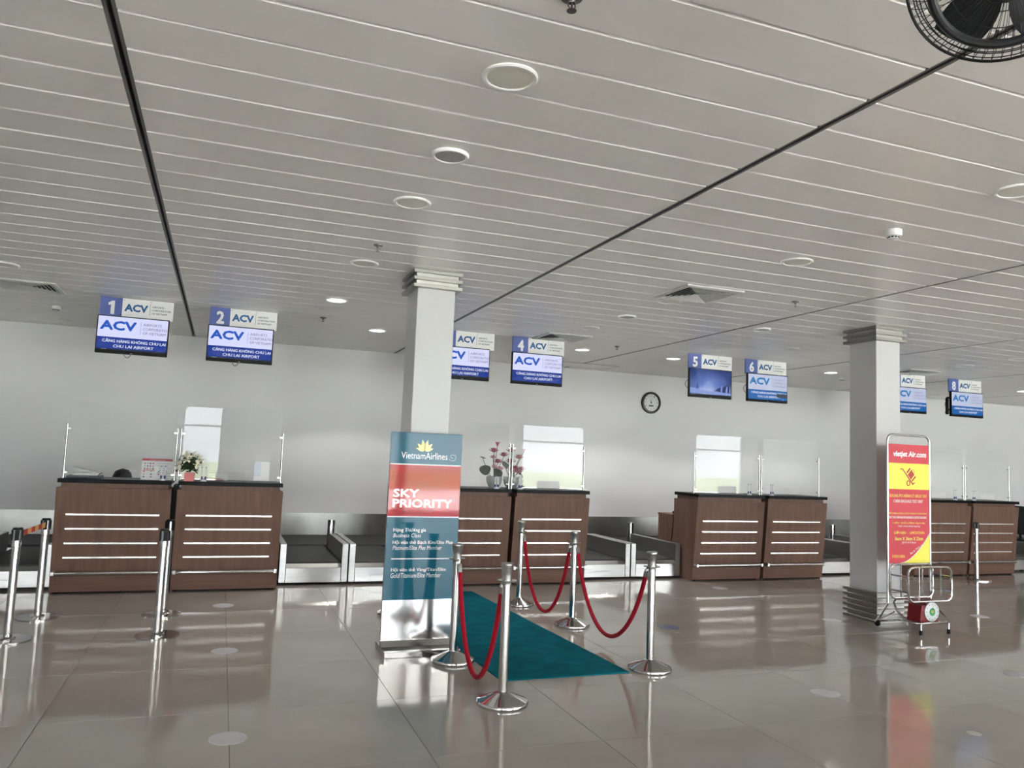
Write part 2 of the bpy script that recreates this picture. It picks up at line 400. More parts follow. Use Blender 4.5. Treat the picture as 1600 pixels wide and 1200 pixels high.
MB().bev(-12, 13.5, .035, 1.29, .25, .285, .012).build('belt', RUBBER, col_)
for k in range(9): MB().box(-11.5 + 3 * k, -11.4 + 3 * k, .1, 1.2, 0, .03).build('foot', BLACKP, col_, smooth=False)

# ================================================================ BOARDS AND TELEVISIONS
BLUEB = mat('board_blue', (0.085, 0.13, 0.42), 0.4); WHITEB = mat('board_white', (0.84, 0.84, 0.84), 0.4)
LOGOB = mat('logo_blue', (0.005, 0.10, 0.32), 0.4); INK = mat('ink_dark', (0.05, 0.06, 0.09), 0.5); WHL = mat('lettering_white', (0.85, 0.85, 0.85), 0.4)
SW = screen_mat('screen_white', (0.66, 0.69, 0.95)); SB1 = screen_mat('screen_blue', (0.004, 0.033, 0.27)); SL1 = screen_mat('screen_logo', (0.01, 0.09, 0.50)); SK = screen_mat('screen_ink', (0.04, 0.05, 0.10)); ST = screen_mat('screen_text', (0.85, 0.88, 1.0))
SW2 = screen_mat('screen_white_faded', (0.50, 0.55, 0.72)); SB2 = screen_mat('screen_blue_faded', (0.010, 0.115, 0.38)); SL2 = screen_mat('screen_logo_faded', (0.015, 0.17, 0.46)); SK2 = screen_mat('screen_ink_faded', (0.20, 0.22, 0.30))
def wallpaper():
    M = bpy.data.materials.new('screen_snow_picture'); M.use_nodes = True; nt = M.node_tree; b = nt.nodes['Principled BSDF']
    tc = nt.nodes.new('ShaderNodeTexCoord'); nz = nt.nodes.new('ShaderNodeTexNoise'); sp = nt.nodes.new('ShaderNodeSeparateXYZ'); cr = nt.nodes.new('ShaderNodeValToRGB')
    gr = nt.nodes.new('ShaderNodeVectorMath'); gr.operation = 'DISTANCE'; gr.inputs[1].default_value = (-.04, 0, .02)
    ad = nt.nodes.new('ShaderNodeMath'); ad.operation = 'MULTIPLY_ADD'; ad.inputs[1].default_value = 0.30
    nz.inputs['Scale'].default_value = 6; nz.inputs['Detail'].default_value = 6
    sc_ = nt.nodes.new('ShaderNodeMath'); sc_.operation = 'MULTIPLY'; sc_.inputs[1].default_value = 1.6
    nt.links.new(tc.outputs['Object'], nz.inputs['Vector']); nt.links.new(tc.outputs['Object'], gr.inputs[0])
    nt.links.new(gr.outputs['Value'], sc_.inputs[0]); nt.links.new(nz.outputs['Fac'], ad.inputs[0]); nt.links.new(sc_.outputs[0], ad.inputs[2])
    e = cr.color_ramp.elements; e[0].position = .18; e[0].color = (.50, .60, .88, 1); e[1].position = .85; e[1].color = (.008, .03, .17, 1)
    q = e.new(.5); q.color = (.11, .18, .50, 1)
    nt.links.new(ad.outputs[0], cr.inputs[0]); nt.links.new(cr.outputs[0], b.inputs['Emission Color']); b.inputs['Base Color'].default_value = (.01, .01, .012, 1); b.inputs['Specular IOR Level'].default_value = .15
    b.inputs['Emission Strength'].default_value = 1 / EV; b.inputs['Roughness'].default_value = .25
    return M
SNOWP = wallpaper()
def logo_text(root, mat_, x0, x1, z0, z1, y): text('logo_lettering', 'ACV', (x0, x1, z0, z1), y, mat_, root, bold=0.06)
def board(x0, n, label):
    wd, ht, Y = 0.77, 0.225, 9.86
    root = empty('number_board', (x0 + wd / 2, Y, CEIL - ht), label, 'sign', 'numbered boards above the counters')
    a = -wd / 2; s = a + .228
    MB().box(a, s, -.008, .008, 0, ht - .001).build('number_panel', BLUEB, root, smooth=False)
    MB().box(s + .001, a + wd, -.008, .008, 0, ht - .001).build('logo_panel', WHITEB, root, smooth=False)
    text('numeral', str(n), (a + .075, a + .165, .03, .185), -.0092, WHL, root, bold=0.05) if n != 1 else MB().prism([(a + .112, .03), (a + .15, .03), (a + .15, .185), (a + .122, .185), (a + .085, .16), (a + .085, .13), (a + .112, .14)], -.0098, -.008, 'xz').build('numeral', WHL, root, smooth=False)
    logo_text(root, LOGOB, s + .025, s + .27, .075, .165, -.0092)
    MB().box(s + .292, s + .295, -.0095, -.008, .05, .185).build('divider_line', INK, root, smooth=False)
    for k, t in enumerate(('AIRPORTS', 'CORPORATION', 'OF VIETNAM')):
        text('small_lettering', t, (s + .315, s + (.44, .515, .475)[k], .140 - k * .038, .162 - k * .038), -.0092, INK, root, bold=0.015)
    for u in (.30, .02): MB().lathe([(.005, 0), (.005, .002), (0, .002)], 8, (s + u, -.008, ht - .02), '-y').build('screw', INK, root)
def tv(x0, n, style, label):
    wd, ht, Y = 0.745, 0.43, 9.75
    root = empty('television', (x0 + wd / 2, Y, 2.625), label, 'television', 'televisions under the numbered boards')
    a = -wd / 2; b = wd / 2
    MB().bev(a, b, 0.0, .045, 0, ht, .004).build('frame', BLACKP, root, smooth=False)
    MB().box(a + .15, b - .15, .045, .10, .08, .33).build('mount', BLACKP, root, smooth=False)
    MB().tube([(0, .146, .12), (0, .146, CEIL - 2.625)], .016, 10).build('pole', BLACKP, root)
    MB().box(-.03, .03, .09, .16, .15, .25).build('mount_arm', BLACKP, root, smooth=False)
    MB().bev(-.012, .012, -.004, .0, .006, .011, .001).build('badge', STEEL, root, smooth=False)
    l, r, bt, tp = a + .012, b - .012, .038, ht - .012
    H = tp - bt; W = r - l; ys = -.0015
    wm, bmx, lm, im = ((SW, SB1, SL1, SK), (SW2, SB2, SL2, SK2), None)[style] if style < 2 else (None,) * 4
    if style == 2:
        MB().box(l, r, ys, .001, bt, tp).build('screen', SNOWP, root, smooth=False)
        sn = screen_mat('screen_snow', (.22, .30, .62)); hl = screen_mat('screen_hills', (.015, .03, .13))
        MB().prism([(l, bt + .02), (r, bt + .015), (r, bt + .07), (0, bt + .06), (l, bt + .105)], ys - .0006, ys - .0001, 'xz').build('snow_field', sn, root, smooth=False)
        MB().prism([(.06, bt + .075), (.14, bt + .12), (.22, bt + .135), (.30, bt + .18), (r, bt + .195), (r, bt + .05), (.2, bt + .055)], ys - .0012, ys - .0007, 'xz').build('snowy_hills', hl, root, smooth=False)
        for x, w_ in ((.17, .03), (.26, .035), (.325, .02)): MB().prism([(x, bt + .06), (x + w_, bt + .06), (x + w_ * .9, bt + .15), (x + w_ * .4, bt + .15)], ys - .0017, ys - .0013, 'xz').build('snow_patch', sn, root, smooth=False)
        MB().prism([(-.25, bt + .09), (-.215, bt + .09), (-.228, bt + .16), (-.232, bt + .175), (-.238, bt + .16)], ys - .0017, ys - .0013, 'xz').build('fir_tree', hl, root, smooth=False)
    else:
        zs = bt + H * .385
        MB().box(l, r, ys, .001, zs, tp).build('screen', wm, root, smooth=False)
        MB().box(l, r, ys, .001, bt, zs).build('screen_band', bmx, root, smooth=False)
        yt = ys - .0006
        text('logo_lettering', 'ACV', (l + W * .03, l + W * .545, bt + H * .59, bt + H * .88), yt, lm, root, bold=0.06)
        MB().box(l + W * .605, l + W * .609, yt, ys, bt + H * .52, bt + H * .90).build('divider_line', im, root, smooth=False)
        for k, (t, u1) in enumerate((('AIRPORTS', .91), ('CORPORATIO', .995), ('OF VIETNAM', .972))):
            text('small_lettering', t, (l + W * .64, l + W * u1, bt + H * (.785 - k * .13), bt + H * (.865 - k * .13)), yt, im, root, bold=0.0)
        text('small_lettering', 'CẢNG HÀNG KHÔNG CHU LAI', (l + W * .075, l + W * .985, bt + H * .225, bt + H * .345), yt, ST, root, bold=0.02)
        text('small_lettering', 'CHU LAI AIRPORT', (l + W * .235, l + W * .815, bt + H * .075, bt + H * .165), yt, ST, root, bold=0.02)
    if n in (1, 2, 3, 5):
        MB().box(l, r, ys - .0008, ys, bt, bt + .014).build('task_bar', screen_mat('screen_bar', (.01, .012, .03)), root, smooth=False)
        for k in range(3 if n != 5 else 2): MB().box(l + .055 + k * .018, l + .062 + k * .018, ys - .0014, ys - .0008, bt + .004, bt + .010).build('task_icon', ST, root, smooth=False)
    if n == 6:
        MB().box(r - .19, r, ys - .003, ys - .0008, bt + .045, bt + .10).build('dark_overlay', screen_mat('screen_overlay', (.05, .06, .08)), root, smooth=False)
    def cable(p): MB().tube(p, .0035, 6).build('cable', BLACKP, root)
    if n in (1, 2): cable([(-.08 + .012 * k, .05, -.0 - .035 * math.sin(PI * k / 6) - .002) for k in range(7)])
    if n in (5, 6): cable([(a + .01 - .05 * math.sin(PI * k / 8), .05, .19 - .13 * (k / 8 - .5)) for k in range(9)])
    if n == 8:
        MB().box(a - .055, a - .02, .03, .07, .03, .31).build('mount_rail', BLACKP, root, smooth=False)
        MB().box(a - .03, a + .06, .046, .07, .10, .13).build('mount_bar', BLACKP, root, smooth=False)
        MB().box(a - .03, a + .06, .046, .07, .30, .33).build('mount_bar', BLACKP, root, smooth=False)
        cable([(a - .05 - .045 * math.sin(PI * k / 8), .05, .25 - .10 * k / 8) for k in range(9)]); cable([(a - .05 - .04 * math.sin(PI / 2 * k / 6), .05, .10 - .05 * k / 6) for k in range(7)])
BXS = [-1.41, -0.24, 2.585, 3.62, 6.415, 7.43, 10.32, 11.63]
TXS = [-1.41, -.246, 2.522, 3.585, 6.37, 7.40, 10.26, 11.565]
for n in range(1, 9):
    vis = n not in (3, 7)
    board(BXS[n - 1], n, ('blue and white board with white numeral %s hanging from ceiling' % WORD[n]) if vis else ('blue and white board with its number behind the %s column' % ('left white' if n == 3 else 'banded white')) if n == 7 else 'blue and white board, number hidden behind column by priority sign')
    tv(TXS[n - 1], n, 2 if n == 5 else (0 if n < 5 else 1), ('television under board %s showing ' % WORD[n] + ('a snowy blue landscape' if n == 5 else 'the airport name in %s blue' % ('deep' if n < 5 else 'pale'))) if n != 8 else 'television under board eight with black mount and loose cables')

# ================================================================ PRIORITY SIGN
SY = 6.50
sg = empty('priority_sign', (1.643, SY, 0), 'tall teal and red priority lane sign on a steel stand', 'sign')
def lp(x, y, Y=SY, o=(1.643, SY, 0)):
    p = on_y(x, y, Y); return (p.x - o[0], p.z - o[2])
VTEAL = mat('print_teal', (0.010, 0.115, 0.175), 0.05, spec=0.26); VRED = mat('print_red', (0.46, 0.030, 0.040), 0.05, spec=0.24); PRW = mat('print_white', (0.85, 0.85, 0.85), 0.15); GOLD = mat('print_yellow', (0.85, 0.72, 0.22), 0.2)
MIRS = mat('polished_steel', (0.58, 0.575, 0.57), 0.12, metal=1.0)
hw = .312
MB().bev(-.318, .318, -.21, .165, 0, .052, .004).build('base', MIRS, sg, smooth=False)
MB().bev(-hw, hw, -.012, .018, .052, 1.817, .002).build('panel', MIRS, sg, smooth=False)
MB().prism([(-.05, .052), (-.012, .095), (-.012, .052)], -hw, hw, 'yz').build('foot_fold', MIRS, sg, smooth=False)
Z3, Z2, Z1, ZT = .422, 1.107, 1.546, 1.815
MB().box(-hw + .002, hw - .002, -.0145, -.012, Z3, Z2 - .004).build('blue_print', VTEAL, sg, smooth=False)
MB().box(-hw + .002, hw - .002, -.0145, -.012, Z2 + .004, Z1 - .004).build('red_print', VRED, sg, smooth=False)
MB().box(-hw + .002, hw - .002, -.0145, -.012, Z1 + .004, ZT).build('teal_print', VTEAL, sg, smooth=False)
for z in (Z2, Z1): MB().box(-hw + .002, hw - .002, -.0146, -.012, z - .004, z + .004).build('white_line', PRW, sg, smooth=False)
yt = -.0152
def cbox(o, s, b, Y=SY, org=(1.643, SY, 0)):   # crop box (x0, x1, ytop, ybottom) -> local x0, x1, z0, z1
    x0, x1, a, c = b; mid = (a + c) / 2
    p = lp(o[0] + x0 / s, o[1] + mid / s, Y, org); q = lp(o[0] + x1 / s, o[1] + mid / s, Y, org)
    zt = lp(o[0] + (x0 + x1) / 2 / s, o[1] + a / s, Y, org)[1]; zb = lp(o[0] + (x0 + x1) / 2 / s, o[1] + c / s, Y, org)[1]
    return (p[0], q[0], zb, zt)
A = ((580, 660), 6.0); B_ = ((570, 800), 4.8)
text('airline_lettering', 'Vietnam Airlines'.replace(' ', ''), cbox(*A, (280, 712, 282, 345)), yt, PRW, sg)
text('title_lettering', 'SKY', cbox(*A, (203, 445, 622, 702)), yt, PRW, sg, bold=.055)
text('title_lettering', 'PRIORITY', cbox(*A, (195, 755, 718, 800)), yt, PRW, sg, bold=.055)
text('small_lettering', '™', cbox(*A, (762, 788, 722, 736)), yt, PRW, sg)
text('small_lettering', 'Hạng Thương gia', cbox(*A, (205, 510, 988, 1034)), yt, PRW, sg, bold=.015)
text('small_lettering', 'Business Class', cbox(*A, (203, 462, 1038, 1076)), yt, PRW, sg, shear=.2)
text('small_lettering', 'Hội viên thẻ Bạch Kim/Elite Plus', cbox(*A, (197, 760, 1102, 1148)), yt, PRW, sg, bold=.015)
text('small_lettering', 'Platinum/Elite Plus Member', cbox(*A, (197, 657, 1153, 1192)), yt, PRW, sg, shear=.2)
text('small_lettering', 'Hội viên thẻ Vàng/Titan/Elite', cbox(*B_, (193, 605, 414, 450)), yt, PRW, sg, bold=.015)
text('small_lettering', 'Gold/Titanium/Elite Member', cbox(*B_, (190, 567, 454, 490)), yt, PRW, sg, shear=.2)
bx = cbox(*B_, (195, 632, 345, 352)); MB().box(bx[0], bx[1], yt, -.014, bx[2], bx[3]).build('divider_line', PRW, sg, smooth=False)
# lotus emblem: six petals
bx = cbox(*A, (415, 585, 165, 272)); cx, cz, hh, wh = (bx[0] + bx[1]) / 2, bx[2], bx[3] - bx[2], (bx[1] - bx[0]) / 2
def petal(ang, ln, wd_, off, yy):
    pts = []
    for k in range(13):
        t = k / 12; pts.append((t * ln, wd_ * math.sin(PI * t ** .8)))
    for k in range(11, 0, -1):
        t = k / 12; pts.append((t * ln, -wd_ * math.sin(PI * t ** .8)))
    ca, sa = math.cos(ang), math.sin(ang)
    MB().prism([(cx + off + u * ca - v * sa, cz + .004 + u * sa + v * ca) for u, v in pts], yy, yy + .0008, 'xz').build('lotus_petal', GOLD, sg, smooth=False)
for s in (-1, 1):
    petal(PI / 2 - s * 1.28, wh * .98, hh * .14, s * .002, yt - .0000); petal(PI / 2 - s * .80, wh * 1.12, hh * .17, s * .002, yt - .0004); petal(PI / 2 - s * .20, hh * 1.0, hh * .17, s * .004, yt - .0008)
# round alliance emblem
bx = cbox(*A, (726, 790, 283, 362)); cx, cz, r_ = (bx[0] + bx[1]) / 2, (bx[2] + bx[3]) / 2 - .004, (bx[1] - bx[0]) / 2
MB().tube([(cx + r_ * math.cos(math.radians(a_)), yt, cz + r_ * math.sin(math.radians(a_))) for a_ in range(-150, 60, 10)], .0022, 6).build('round_emblem', PRW, sg)
MB().tube([(cx + r_ * .6 * math.cos(math.radians(a_)), yt, cz + r_ * .45 * math.sin(math.radians(a_)) + .006) for a_ in range(20, 300, 14)], .0022, 6).build('round_emblem', PRW, sg)

# ================================================================ CARPET, FLOOR DECALS
cp = MB().prism([(2.045, 5.51), (3.11, 5.515), (2.95, 9.11), (1.895, 9.11)], .0, .008, 'xy').build('carpet', CARPET, smooth=False); tag(cp, 'teal runner carpet laid on the tiles between the red ropes', 'carpet')
DEC = mat('floor_decal', (0.60, 0.59, 0.62), 0.35); DECB = mat('floor_decal_blue', (0.03, 0.045, 0.16), 0.3)
for i, (x, y) in enumerate(((.148, 4.80), (.138, 6.79), (.132, 8.67), (4.307, 4.72), (6.403, 6.92), (8.46, 6.79), (6.39, 8.95), (6.373, 4.77))):
    d_ = MB().lathe([(.105, 0), (.105, .0012), (.0, .0012)], 32, (0, 0, 0)).build('floor_decal', DEC); d_.location = (x, y, 0)
    tag(d_, 'round pale distancing sticker on a tile joint', 'sticker', 'pale distancing stickers on the floor')
d_ = MB().lathe([(.105, 0), (.105, .0012), (.0, .0012)], 32, (0, 0, 0)).build('floor_decal', DECB); d_.location = (4.341, 6.93, 0)
tag(d_, 'round dark blue sticker on the floor beyond the red rope', 'sticker')
d_ = MB().lathe([(.045, 0), (.045, .0012), (.0, .0012)], 20, (0, 0, 0)).build('floor_decal', mat('tape_remnant', (.55, .52, .46), .5)); d_.location = (4.645, 3.78, 0)
tag(d_, 'small pale adhesive spot on the open floor', 'sticker')

# ================================================================ ROPE POSTS AND ROPES
def rope_post(x, y, label, z=0.0):
    root = empty('rope_post', (x, y, z), label, 'stanchion', 'chrome rope posts around the carpet')
    MB().lathe([(.172, 0), (.175, .006), (.175, .022), (.170, .030), (.155, .036), (.05, .078), (.036, .086), (.0, .086)], 40).build('base', CHROME, root)
    MB().lathe([(.0305, .08), (.0305, .80)], 24).build('pole', CHROME, root)
    cu = MB().lathe([(.0305, .79), (.033, .80), (.034, .84), (.042, .900), (.045, .905), (.045, .922), (.040, .928), (.0, .930)], 28).build('cup', STEEL, root)
    MB().lathe([(.031, .806), (.066, .808), (.068, .812), (.066, .816), (.031, .818)], 28).build('collar', CHROME, cu)
RP = dict(front=(1.872, 5.02), side=(1.843, 6.112), far=(1.760, 7.95), back=(3.228, 8.257), mid=(3.37, 7.15), right=(3.312, 5.555))
rope_post(*RP['front'], 'chrome rope post standing alone before the carpet corner')
rope_post(*RP['side'], 'chrome rope post standing against the teal priority sign')
rope_post(*RP['far'], 'chrome rope post hidden behind the teal priority sign')
rope_post(*RP['back'], 'chrome rope post nearest the counters at the carpet edge')
rope_post(*RP['mid'], 'chrome rope post holding both ropes on the carpet side')
rope_post(*RP['right'], 'chrome rope post at the free carpet corner beyond the rope')
def rope(a, b, zlow, label):
    A_, B2 = Vector((*RP[a], .81)), Vector((*RP[b], .81)); d = (B2 - A_).normalized(); P0 = A_ + d * .068; P1 = B2 - d * .068
    mid = (P0 + P1) / 2; root = empty('velvet_rope', (mid.x, mid.y, zlow), label, 'rope', 'red ropes between the posts')
    off = Vector((mid.x, mid.y, zlow)); L = (P1 - P0).length
    def pt(t):
        u = abs(2 * t - 1); p = P0.lerp(P1, t); p.z = zlow + .018 + (.81 - .018 - zlow) * (u ** 2.0 * .80 + u ** 6 * .20); return p - off
    N = 160; path = [pt(k / N) for k in range(N + 1)]; cum = [0]
    for k in range(N): cum.append(cum[-1] + (path[k + 1] - path[k]).length)
    def at(d_):
        k = max(0, min(N - 1, next((i for i in range(N) if cum[i + 1] >= d_), N - 1))); t = (d_ - cum[k]) / (cum[k + 1] - cum[k]); return path[k].lerp(path[k + 1], t)
    T_ = cum[-1]; n = 46
    MB().tube([at(.085 + (T_ - .17) * k / n) for k in range(n + 1)], .0185, 12).build('rope', VELVET, root)
    for f_ in (lambda d_: at(d_), lambda d_: at(T_ - d_)):
        MB().tube([f_(.03), f_(.045), f_(.06), f_(.10)], [.011, .018, .0205, .0205], 12).build('end_ferrule', CHROME, root)
        MB().tube([f_(0) + Vector((0, 0, .004)), f_(.015), f_(.032)], .005, 8).build('hook', CHROME, root)
rope('front', 'side', .015, 'red velvet rope between the two posts by the priority sign')
rope('back', 'mid', .02, 'red velvet rope over the carpet edge nearest the counters')
rope('mid', 'right', .075, 'red velvet rope ending at the free carpet corner post')

# ================================================================ BELT POSTS
def belt_post(x, y, label, rz=0):
    root = empty('belt_post', (x, y, 0), label, 'stanchion', 'chrome retractable belt posts', rz)
    bm_pts = []
    R_ = .175; s = .022
    a0 = math.asin(s / R_)
    n = 44
    for k in range(n + 1):
        a_ = -PI / 2 + a0 + (2 * PI - 2 * a0) * k / n; bm_pts.append((R_ * math.cos(a_), R_ * math.sin(a_)))
    bm_pts += [(-s, -.02), (s, -.02)]
    MB().prism(bm_pts, 0.0, .014, 'xy').build('base', CHROME, root)
    MB().lathe([(.06, .014), (.055, .022), (.033, .028)], 24, (0, .03, 0)).build('base_collar', CHROME, root)
    MB().lathe([(.031, .014), (.031, .745)], 22, (0, .03, 0)).build('pole', CHROME, root)
    hd = MB().lathe([(.031, .745), (.035, .750), (.035, .885), (.031, .885)], 22, (0, .03, 0)).build('head', CHROME, root)
    MB().lathe([(.037, .885), (.037, .897), (.032, .902), (.0, .902)], 22, (0, .03, 0)).build('cap', BLACKP, hd)
    for dx, dy in ((1, 0), (-1, 0), (0, 1), (0, -1)):
        MB().box(min(dx * .030, dx * .043) - (.016 if dx == 0 else 0), max(dx * .030, dx * .043) + (.016 if dx == 0 else 0), .03 + min(dy * .030, dy * .043) - (.016 if dy == 0 else 0), .03 + max(dy * .030, dy * .043) + (.016 if dy == 0 else 0), .80, .885).build('belt_slot', BLACKP, hd, smooth=False)
belt_post(-1.474, 8.31, 'chrome belt post with printed tape, nearer the counter')
belt_post(-1.515, 7.44, 'chrome belt post with printed tape, farther from the counter', .15)
belt_post(-.43, 8.29, 'chrome belt post without tape, nearer the counters', -.5)
belt_post(-.40, 7.40, 'chrome belt post without tape, farther from the counters', .25)
belt_post(11.312, 9.08, 'lone chrome belt post before counter under board eight', .9)
TR = mat('tape_red', (.42, .03, .03), .6); TYL = mat('tape_yellow', (.62, .38, .12), .6)
tp_ = empty('printed_tape', (-1.495, 7.91, .82), 'red and yellow printed tape stretched between two belt posts', 'tape')
for k in range(7):
    t0, t1 = k / 7, (k + 1) / 7; ya, yb = 7.515 + t0 * .78, 7.515 + t1 * .78
    xa, xb = -1.513 + t0 * .04, -1.513 + t1 * .04
    MB().prism([(xa + 1.495, ya - 7.91), (xb + 1.495, yb - 7.91), (xb + 1.4975, yb - 7.91), (xa + 1.4975, ya - 7.91)], 0.0, .048, 'xy').build('tape_block', TR if k % 2 else TYL, tp_, smooth=False)

# ================================================================ BAGGAGE SIZER WITH SCALE
TYB = 6.41; ox, oy = 6.968, TYB
sz_ = empty('baggage_sizer', (ox, oy, 0), 'red and yellow cabin baggage test stand with chrome tube basket', 'baggage sizer')
def arcpath(x0, x1, z0, z1, r, y, closed):
    return [(p[0], y, p[1]) for p in rrect(x0, x1, z0, z1, r, 6)]
hx = .298; zt = 2.045
fr = [(-hx, 0, .27), (-hx, 0, 1.0), (-hx, 0, zt - .07)] + [(-hx + .07 - .07 * math.cos(a_), 0, zt - .07 + .07 * math.sin(a_)) for a_ in [PI / 2 * k / 6 for k in range(1, 7)]] + [(hx - .07 + .07 * math.sin(a_), 0, zt - .07 + .07 * math.cos(a_)) for a_ in [PI / 2 * k / 6 for k in range(0, 7)]] + [(hx, 0, 1.0), (hx, 0, .27)]
MB().tube(fr, .0125, 12).build('sign_frame', CHROME, sz_)
RED = mat('sizer_red', (.62, .035, .055), .45); YEL = mat('sizer_yellow', (.90, .83, .10), .45); YT = mat('sizer_gold', (.86, .62, .10), .45); RT_ = mat('sizer_icon_red', (.50, .03, .03), .45)
pz0, pz1 = .685, 1.945; pw_ = .284
MB().box(-pw_, pw_, -.006, .006, pz0, pz1).build('panel', RED, sz_, smooth=False)
orgT = (ox, oy, 0)
D_ = ((1360, 660), 988 / 140.0); E_ = ((1300, 800), 6.0)
def tb(c_, b): return cbox(c_[0], c_[1], b, TYB, orgT)
zy1 = tb(D_, (193, 627, 452, 453))[3]; zy0 = tb(D_, (190, 627, 737, 738))[2]
MB().box(-pw_, pw_, -.0075, -.006, zy0, zy1).build('yellow_band', YEL, sz_, smooth=False)
yt2 = -.0085
text('airline_lettering', 'vietjet Air.com', tb(D_, (245, 608, 318, 400)), yt2, PRW, sz_, shear=.12, bold=.04)
for t, c_, b, mm, bo in (('KHUNG ĐO HÀNH LÝ XÁCH TAY', D_, (206, 615, 783, 828), YT, .02), ('CABIN BAGGAGE TEST UNIT', D_, (250, 572, 852, 886), PRW, .015),
        ('MỖI HÀNH KHÁCH CHỈ 01 HÀNH LÝ XÁCH TAY', D_, (197, 612, 982, 1014), YT, .015), ('ONLY ONE CABIN BAG PER PASSENGER ACCEPTED ON BOARD', D_, (197, 609, 1034, 1060), PRW, .015),
        ('1 KIỆN - KHỐI LƯỢNG 7kg/15.4lbs', D_, (238, 597, 1088, 1124), YT, .015), ('1 PIECE - TOTAL WEIGHT 7kg/15.4lbs', D_, (295, 542, 1136, 1158), PRW, .01),
        ('GIỚI HẠN  -  LIMITATION', E_, (575, 858, 172, 214), YT, .02), ('56cm X 36cm X 23cm', E_, (583, 847, 232, 266), mat('sizer_lemon', (.90, .85, .20), .45), .02),
        ('(22 X 14 X 9)inch', E_, (651, 781, 276, 300), PRW, .01), ('19001886', E_, (560, 678, 400, 430), YT, .015)):
    text('small_lettering', t, tb(c_, b), yt2, mm, sz_, bold=bo)
# yellow swoosh in the corner and its slanted line
def tl(c_, x, y): return lp(c_[0][0] + x / c_[1], c_[0][1] + y / c_[1], TYB, orgT)
sw = []
x0s, x1s = -.13, pw_
zc1 = pz0 + .31
for k in range(15):
    t = k / 14; sw.append((x0s + (x1s - x0s) * t, pz0 + (zc1 - pz0) * (t ** 1.75)))
MB().prism(sw + [(x1s, pz0)], -.0075, -.006, 'xz').build('yellow_corner', YEL, sz_, smooth=False)
MB().tube([(x, -.0075, z) for x, z in sw], .004, 6).build('white_swoosh', PRW, sz_)
ps = tl(E_, 735, 405); pe = tl(E_, 865, 305); ang = math.atan2(pe[1] - ps[1], pe[0] - ps[0]); ln = math.hypot(pe[0] - ps[0], pe[1] - ps[1])
text('small_lettering', 'Bay là Thích ngay!', (0, ln, 0, .03), 0, PRW, sz_, bold=.015, M_=Matrix.Translation((ps[0], yt2, ps[1])) @ Matrix.Rotation(-ang, 4, 'Y'))
# trolley and suitcase pictogram
def pic(pts, name='pictogram'): MB().prism([tl(D_, *p) for p in pts], yt2 - .0005, yt2 + .001, 'xz').build(name, RT_, sz_, smooth=False)
pic([(323, 508), (350, 508), (462, 672), (478, 660), (484, 668), (458, 692), (346, 519), (323, 519)])
pic([(444, 524), (478, 575), (440, 630), (405, 578)]); pic([(425, 503), (437, 512), (402, 560), (390, 550)]); pic([(486, 592), (496, 600), (456, 652), (446, 642)])
q = tl(D_, 411, 669); MB().tube([(q[0] + .021 * math.cos(a_), yt2, q[1] + .026 * math.sin(a_)) for a_ in [2 * PI * k / 16 for k in range(16)]], .005, 6, True).build('pictogram', RT_, sz_)
q = tl(D_, 462, 545); MB().tube([(q[0] + .020 * math.cos(a_), yt2, q[1] + .020 * math.sin(a_)) for a_ in [math.radians(-40 + 20 * k) for k in range(11)]], .0025, 6).build('pictogram', RT_, sz_)
# basket
ZB0, ZB1, FYB = .330, .675, -.26
for y, nm in ((-.03, 'basket_back'), (FYB, 'basket_front')):
    bk = MB().tube(arcpath(-hx, hx, ZB0, ZB1, .075, y, True), .0115, 10, True).build(nm, CHROME, sz_)
    for x in (-.15, .15): MB().tube([(x, y, ZB0), (x, y, ZB1)], .0075, 8).build('bar', CHROME, bk)
for s in (-1, 1):
    for z in (ZB0 + .09, ZB1 - .10): MB().tube([(s * hx, -.03, z), (s * hx, FYB, z)], .009, 8).build('side_rail', CHROME, sz_)
# sloping foot loop, legs, rear wheels
lx = .285
loop = [(-.20, -.01, .315), (-.26, -.04, .285), (-lx, -.10, .22), (-lx, -.20, .145), (-.255, -.275, .122), (-.20, -.295, .118), (.20, -.295, .118), (.255, -.275, .122), (lx, -.20, .145), (lx, -.10, .22), (.26, -.04, .285), (.20, -.01, .315)]
MB().tube(loop, .0115, 10).build('foot_loop', CHROME, sz_)
MB().tube([(-.20, -.01, .315), (.20, -.01, .315)], .0115, 10).build('cross_tube', CHROME, sz_)
for x in (-.16, .22):
    lg = MB().tube([(x, -.285, .118), (x, -.285, .03)], .0115, 10).build('leg', CHROME, sz_); MB().lathe([(.017, 0), (.017, .045), (.012, .048)], 12, (x, -.285, 0)).build('rubber_foot', BLACKP, lg)
for s in (-1, 1):
    st_ = MB().tube([(s * hx, 0, .27), (s * (hx + .0), .10, .12), (s * hx, .17, .05)], .011, 8).build('wheel_arm', CHROME, sz_)
    MB().tube([(s * hx, .16, .06), (s * hx, -.08, .20)], .009, 8).build('brace', CHROME, sz_)
    MB().lathe([(.0, -.014), (.024, -.014), (.033, -.010), (.033, .010), (.024, .014), (.0, .014)], 18, (s * (hx - .03), .17, .033), 'x').build('wheel', BLACKP, st_)
MB().tube([(-hx, .17, .05), (hx, .17, .05)], .008, 8).build('axle', CHROME, sz_)
SRED = mat('scale_red', (.20, .008, .012), .35)
MB().box(-.19, .19, -.28, -.03, .108, .114).build('scale_shelf', STEEL, sz_, smooth=False)
sc_o = empty('dial_scale', (ox + .015, oy - .155, .114), 'dark red spring scale with round white dial inside the baggage stand', 'scale')
MB().prism([(-.125, 0), (.125, 0), (.10, .17), (-.10, .17)], -.075, .09, 'xz').build('body', SRED, sc_o, smooth=False)
MB().lathe([(.095, 0), (.098, .010), (.092, .014), (.0, .014)], 32, (.03, -.075, .104), '-y').build('dial', mat('dial_white', (.72, .75, .74), .3), sc_o)
